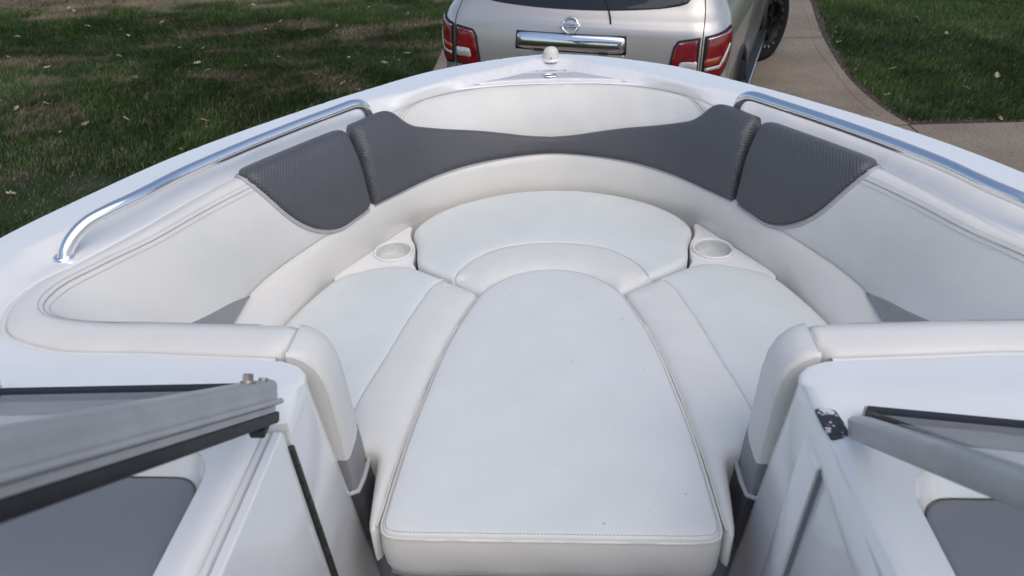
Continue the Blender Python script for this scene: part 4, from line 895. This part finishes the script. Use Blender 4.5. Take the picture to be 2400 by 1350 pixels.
base_and_pane(wr, 1, .42, .757, -.14)
P = dens([(.364, .778), (.376, .781), (.390, .776), (.394, .752), (.3945, .728), (.382, .722), (.369, .723), (.365, .745)], step=.004)
pillow('adhesive_residue', P, deckS, 'residue', boat, t=.0025, r=.004, step=.006, skirt=.003, noise=.0008)
# ---------------- grab rails
railH = [(-.954, 1.219, 1.775), (-.948, 1.232, 1.796), (-.936, 1.253, 1.815), (-.917, 1.277, 1.830), (-.893, 1.308, 1.837), (-.857, 1.372, 1.839), (-.815, 1.474, 1.839), (-.765, 1.566, 1.839), (-.708, 1.660, 1.839), (-.642, 1.758, 1.839), (-.572, 1.855, 1.839), (-.541, 1.898, 1.839), (-.523, 1.922, 1.838), (-.509, 1.940, 1.829), (-.501, 1.951, 1.812), (-.499, 1.962, 1.775)]
for s in (1, -1):
    P = spline([(x*s, y, z) for x, y, z in railH], 90)
    g = tube('grab_rail', P, .0138, 'chrome', boat, 18)
    lathe('foot_flange', [(.0, .004), (.0175, .004), (.0205, .001), (.021, -.004)], (s*railH[0][0], railH[0][1]+.003, deck_z(railH[0][0], railH[0][1])+.001), 'chrome', g, 24)
    lathe('foot_flange', [(.0, .004), (.0175, .004), (.0205, .001), (.021, -.004)], (s*-.499, 1.960, deck_z(.499, 1.960)+.001), 'chrome', g, 24)
# ---------------- bow hatch, light, emblem
hp = [(-.232, 2.238), (-.18, 2.268), (-.13, 2.300), (-.075, 2.342), (-.045, 2.362), (.045, 2.362), (.075, 2.342), (.13, 2.300), (.18, 2.268), (.232, 2.238), (.16, 2.253), (.08, 2.263), (0, 2.267), (-.08, 2.263), (-.16, 2.253)]
hatch = pillow('anchor_hatch', dens(hp, step=.015), flat(1.783), 'gelcoat', boat, t=.004, r=.004, step=.03, skirt=.008)
tp = [(-.200, 2.2525), (-.16, 2.275), (-.115, 2.304), (-.085, 2.325), (.085, 2.325), (.115, 2.304), (.16, 2.275), (.200, 2.2525), (.14, 2.263), (.07, 2.272), (0, 2.276), (-.07, 2.272), (-.14, 2.263)]
pillow('tread_pad', dens(tp, step=.015), flat(1.787), 'tread_grey', hatch, t=.002, r=.003, step=.03, skirt=.003)
for s in (-1, 1):
    box('hatch_latch', (s*.224, 2.2405, 1.786), (.016, .008, .004), 'gelcoat', hatch, .002)
em = lathe('oval_emblem', [(0, .0015), (.0195, .0015), (.021, .003), (.0235, .0035), (.0255, .002), (.026, -.001)], (0, 0, 0), 'bright_chrome', boat, 40)
for v in em.data.vertices: v.co.x *= 1.0; v.co.y *= .62
em.location = (-.004, 2.288, 1.7895)
bd = lathe('badge_field', [(0, .0019), (.0192, .0017)], (0, 0, 0), 'plastic_white', em, 32)
for v in bd.data.vertices: v.co.y *= .60
tube('script_mark', spline([(-.016, -.003, .0026), (-.010, .004, .0026), (-.008, -.002, .0026), (-.003, .003, .0026), (0, -.003, .0026), (.004, .003, .0026), (.008, -.002, .0026), (.016, .003, .0026)], 60), .0011, 'ink', em, 6)
tube('underline', spline([(-.014, -.0065, .0026), (0, -.0075, .0026), (.014, -.0060, .0026)], 20), .0009, 'ink', em, 6)
zl = deck_z(0, 2.426)-.003
nav = lathe('bow_light', [(.0325, -.004), (.032, .0), (.0305, .0025), (.028, .004), (.0265, .005)], (0, 2.426, zl), 'gelcoat', boat, 40)
lathe('light_base', [(.0268, .003), (.0272, .0055), (.0262, .012), (.0250, .0135)], (0, 2.426, zl), 'plastic_white', nav, 40)
lathe('light_cover', [(.0252, .0135), (.0250, .015), (.0230, .024), (.0198, .0305), (.0140, .0355), (.0065, .0380), (0, .0385)], (0, 2.426, zl), 'plastic_white', nav, 40)
tube('screw', [(0, 2.426-.0262, zl+.009), (0, 2.426-.0285, zl+.009)], .0024, 'ink', nav, 10)
parts = []
for k, (x, wd) in enumerate(((-.044, .012), (-.027, .006), (-.0195, .005), (-.012, .005), (-.0045, .006), (.003, .007), (.011, .006), (.0185, .005), (.026, .006), (.0345, .003), (.044, .011))):
    parts.append(box_data((x, 2.3500-.0008*(k % 2), 1.7875), (wd*.72, .0022, .0006)))
obj('small_print', *merge(parts), 'ink', boat, False)
# ---------------- loose centre cushion
FH = [(0, 1.612), (-.05, 1.604), (-.094, 1.584), (-.134, 1.549), (-.166, 1.508), (-.185, 1.455), (-.206, 1.388), (-.232, 1.272), (-.250, 1.145), (-.263, 1.04), (-.271, .94), (-.2765, .84), (-.277, .815), (-.272, .798), (-.258, .791), (-.13, .788), (0, .788)]
fh = spline(FH, 110); fpoly = np.vstack([fh, (fh*[-1, 1])[::-1][1:-1]])
fcu = pillow('filler_cushion', fpoly, lambda u, v, h: (u*(1-.35*max(0, 1.47-(1.491+h))**1.3), v, 1.491+h), 'vinyl_filler', None, t=.018, r=.010, e=[.008]*len(fpoly), crown=.005, step=.022, skirt=.022, noise=.0010)
tag(fcu, 'loose off-white padded cushion filling the walkway between the two side seats', 'cushion')
fl = np.vstack([fh, (fh*[-1, 1])[::-1][1:]])
rows = []
for z, k, o in ((1.4985, 0, .001), (1.490, 0, .0035), (1.46, 0, .005), (1.425, 0, .003), (1.402, 0, -.003), (1.394, 0, -.012)):
    g = np.gradient(fl, axis=0); n2 = np.stack([g[:, 1], -g[:, 0]], 1); n2 /= np.linalg.norm(n2, axis=1)[:, None]+1e-9; n2 *= np.sign(((fl-[0, 1.15])*n2).sum(1))[:, None]
    wob = .0012*np.sin(fl[:, 0]*40+fl[:, 1]*9+z*60)
    rows.append(np.column_stack([fl+n2*(o+wob[:, None]*(z < 1.48)), np.full(len(fl), z)]))
loft('boxing', rows, 'vinyl', fcu, angle=70)
tube('welt', np.column_stack([fl, np.full(len(fl), 1.4995)])+np.column_stack([n2*.0015, np.zeros(len(fl))]), .0026, 'vinyl', fcu, 6)
stitches('stitching', np.column_stack([fl-n2*.0055, np.full(len(fl), 1.5094)]), 'thread', fcu)
obj('underside', [(x, y, 1.396) for x, y in fl[::4]], [tuple(range(len(fl[::4])))], 'vinyl_grey', fcu, False)
# ---------------- trailer under the boat
tr = empty('boat_trailer', (0, 0, 0), label='galvanised boat trailer under the white motorboat', cat='trailer')
for s in (-1, 1):
    box('side_beam', (s*.75, -.6, .50), (.06, 4.0, .10), 'galvanised', tr, .006)
    obj('tongue_beam', *merge([tube_data([(s*.75, 1.38, .50), (s*.35, 2.4, .50), (s*.03, 3.2, .50)], .045, 8)]), 'galvanised', tr)
    box('bunk', (s*.55, -.6, .66), (.10, 3.2, .12), 'trim_black', tr, .01)
    for y in (-1.3,):
        wv = tube_data([(s*1.0, y, .33), (s*1.02, y, .33), (s*1.18, y, .33), (s*1.20, y, .33)], [.27, .33, .33, .27], 28)
        whl = fix(obj('wheel', *wv, 'tyre', tr, True, None, 40))
        fix(obj('rim', *tube_data([(s*1.185, y, .33), (s*1.205, y, .33)], .20, 20), 'galvanised', whl, True, None, 40))
box('axle', (0, -1.3, .40), (2.1, .07, .07), 'galvanised', tr, .006)
box('cross_beam', (0, 1.0, .50), (1.5, .06, .08), 'galvanised', tr, .006)
obj('coupler_beam', *tube_data([(0, 3.15, .50), (0, 3.9, .50), (.03, 4.45, .50)], .045, 8), 'galvanised', tr)
obj('winch_post', *tube_data([(0, 2.75, .50), (0, 2.62, 1.1)], .04, 8), 'galvanised', tr)
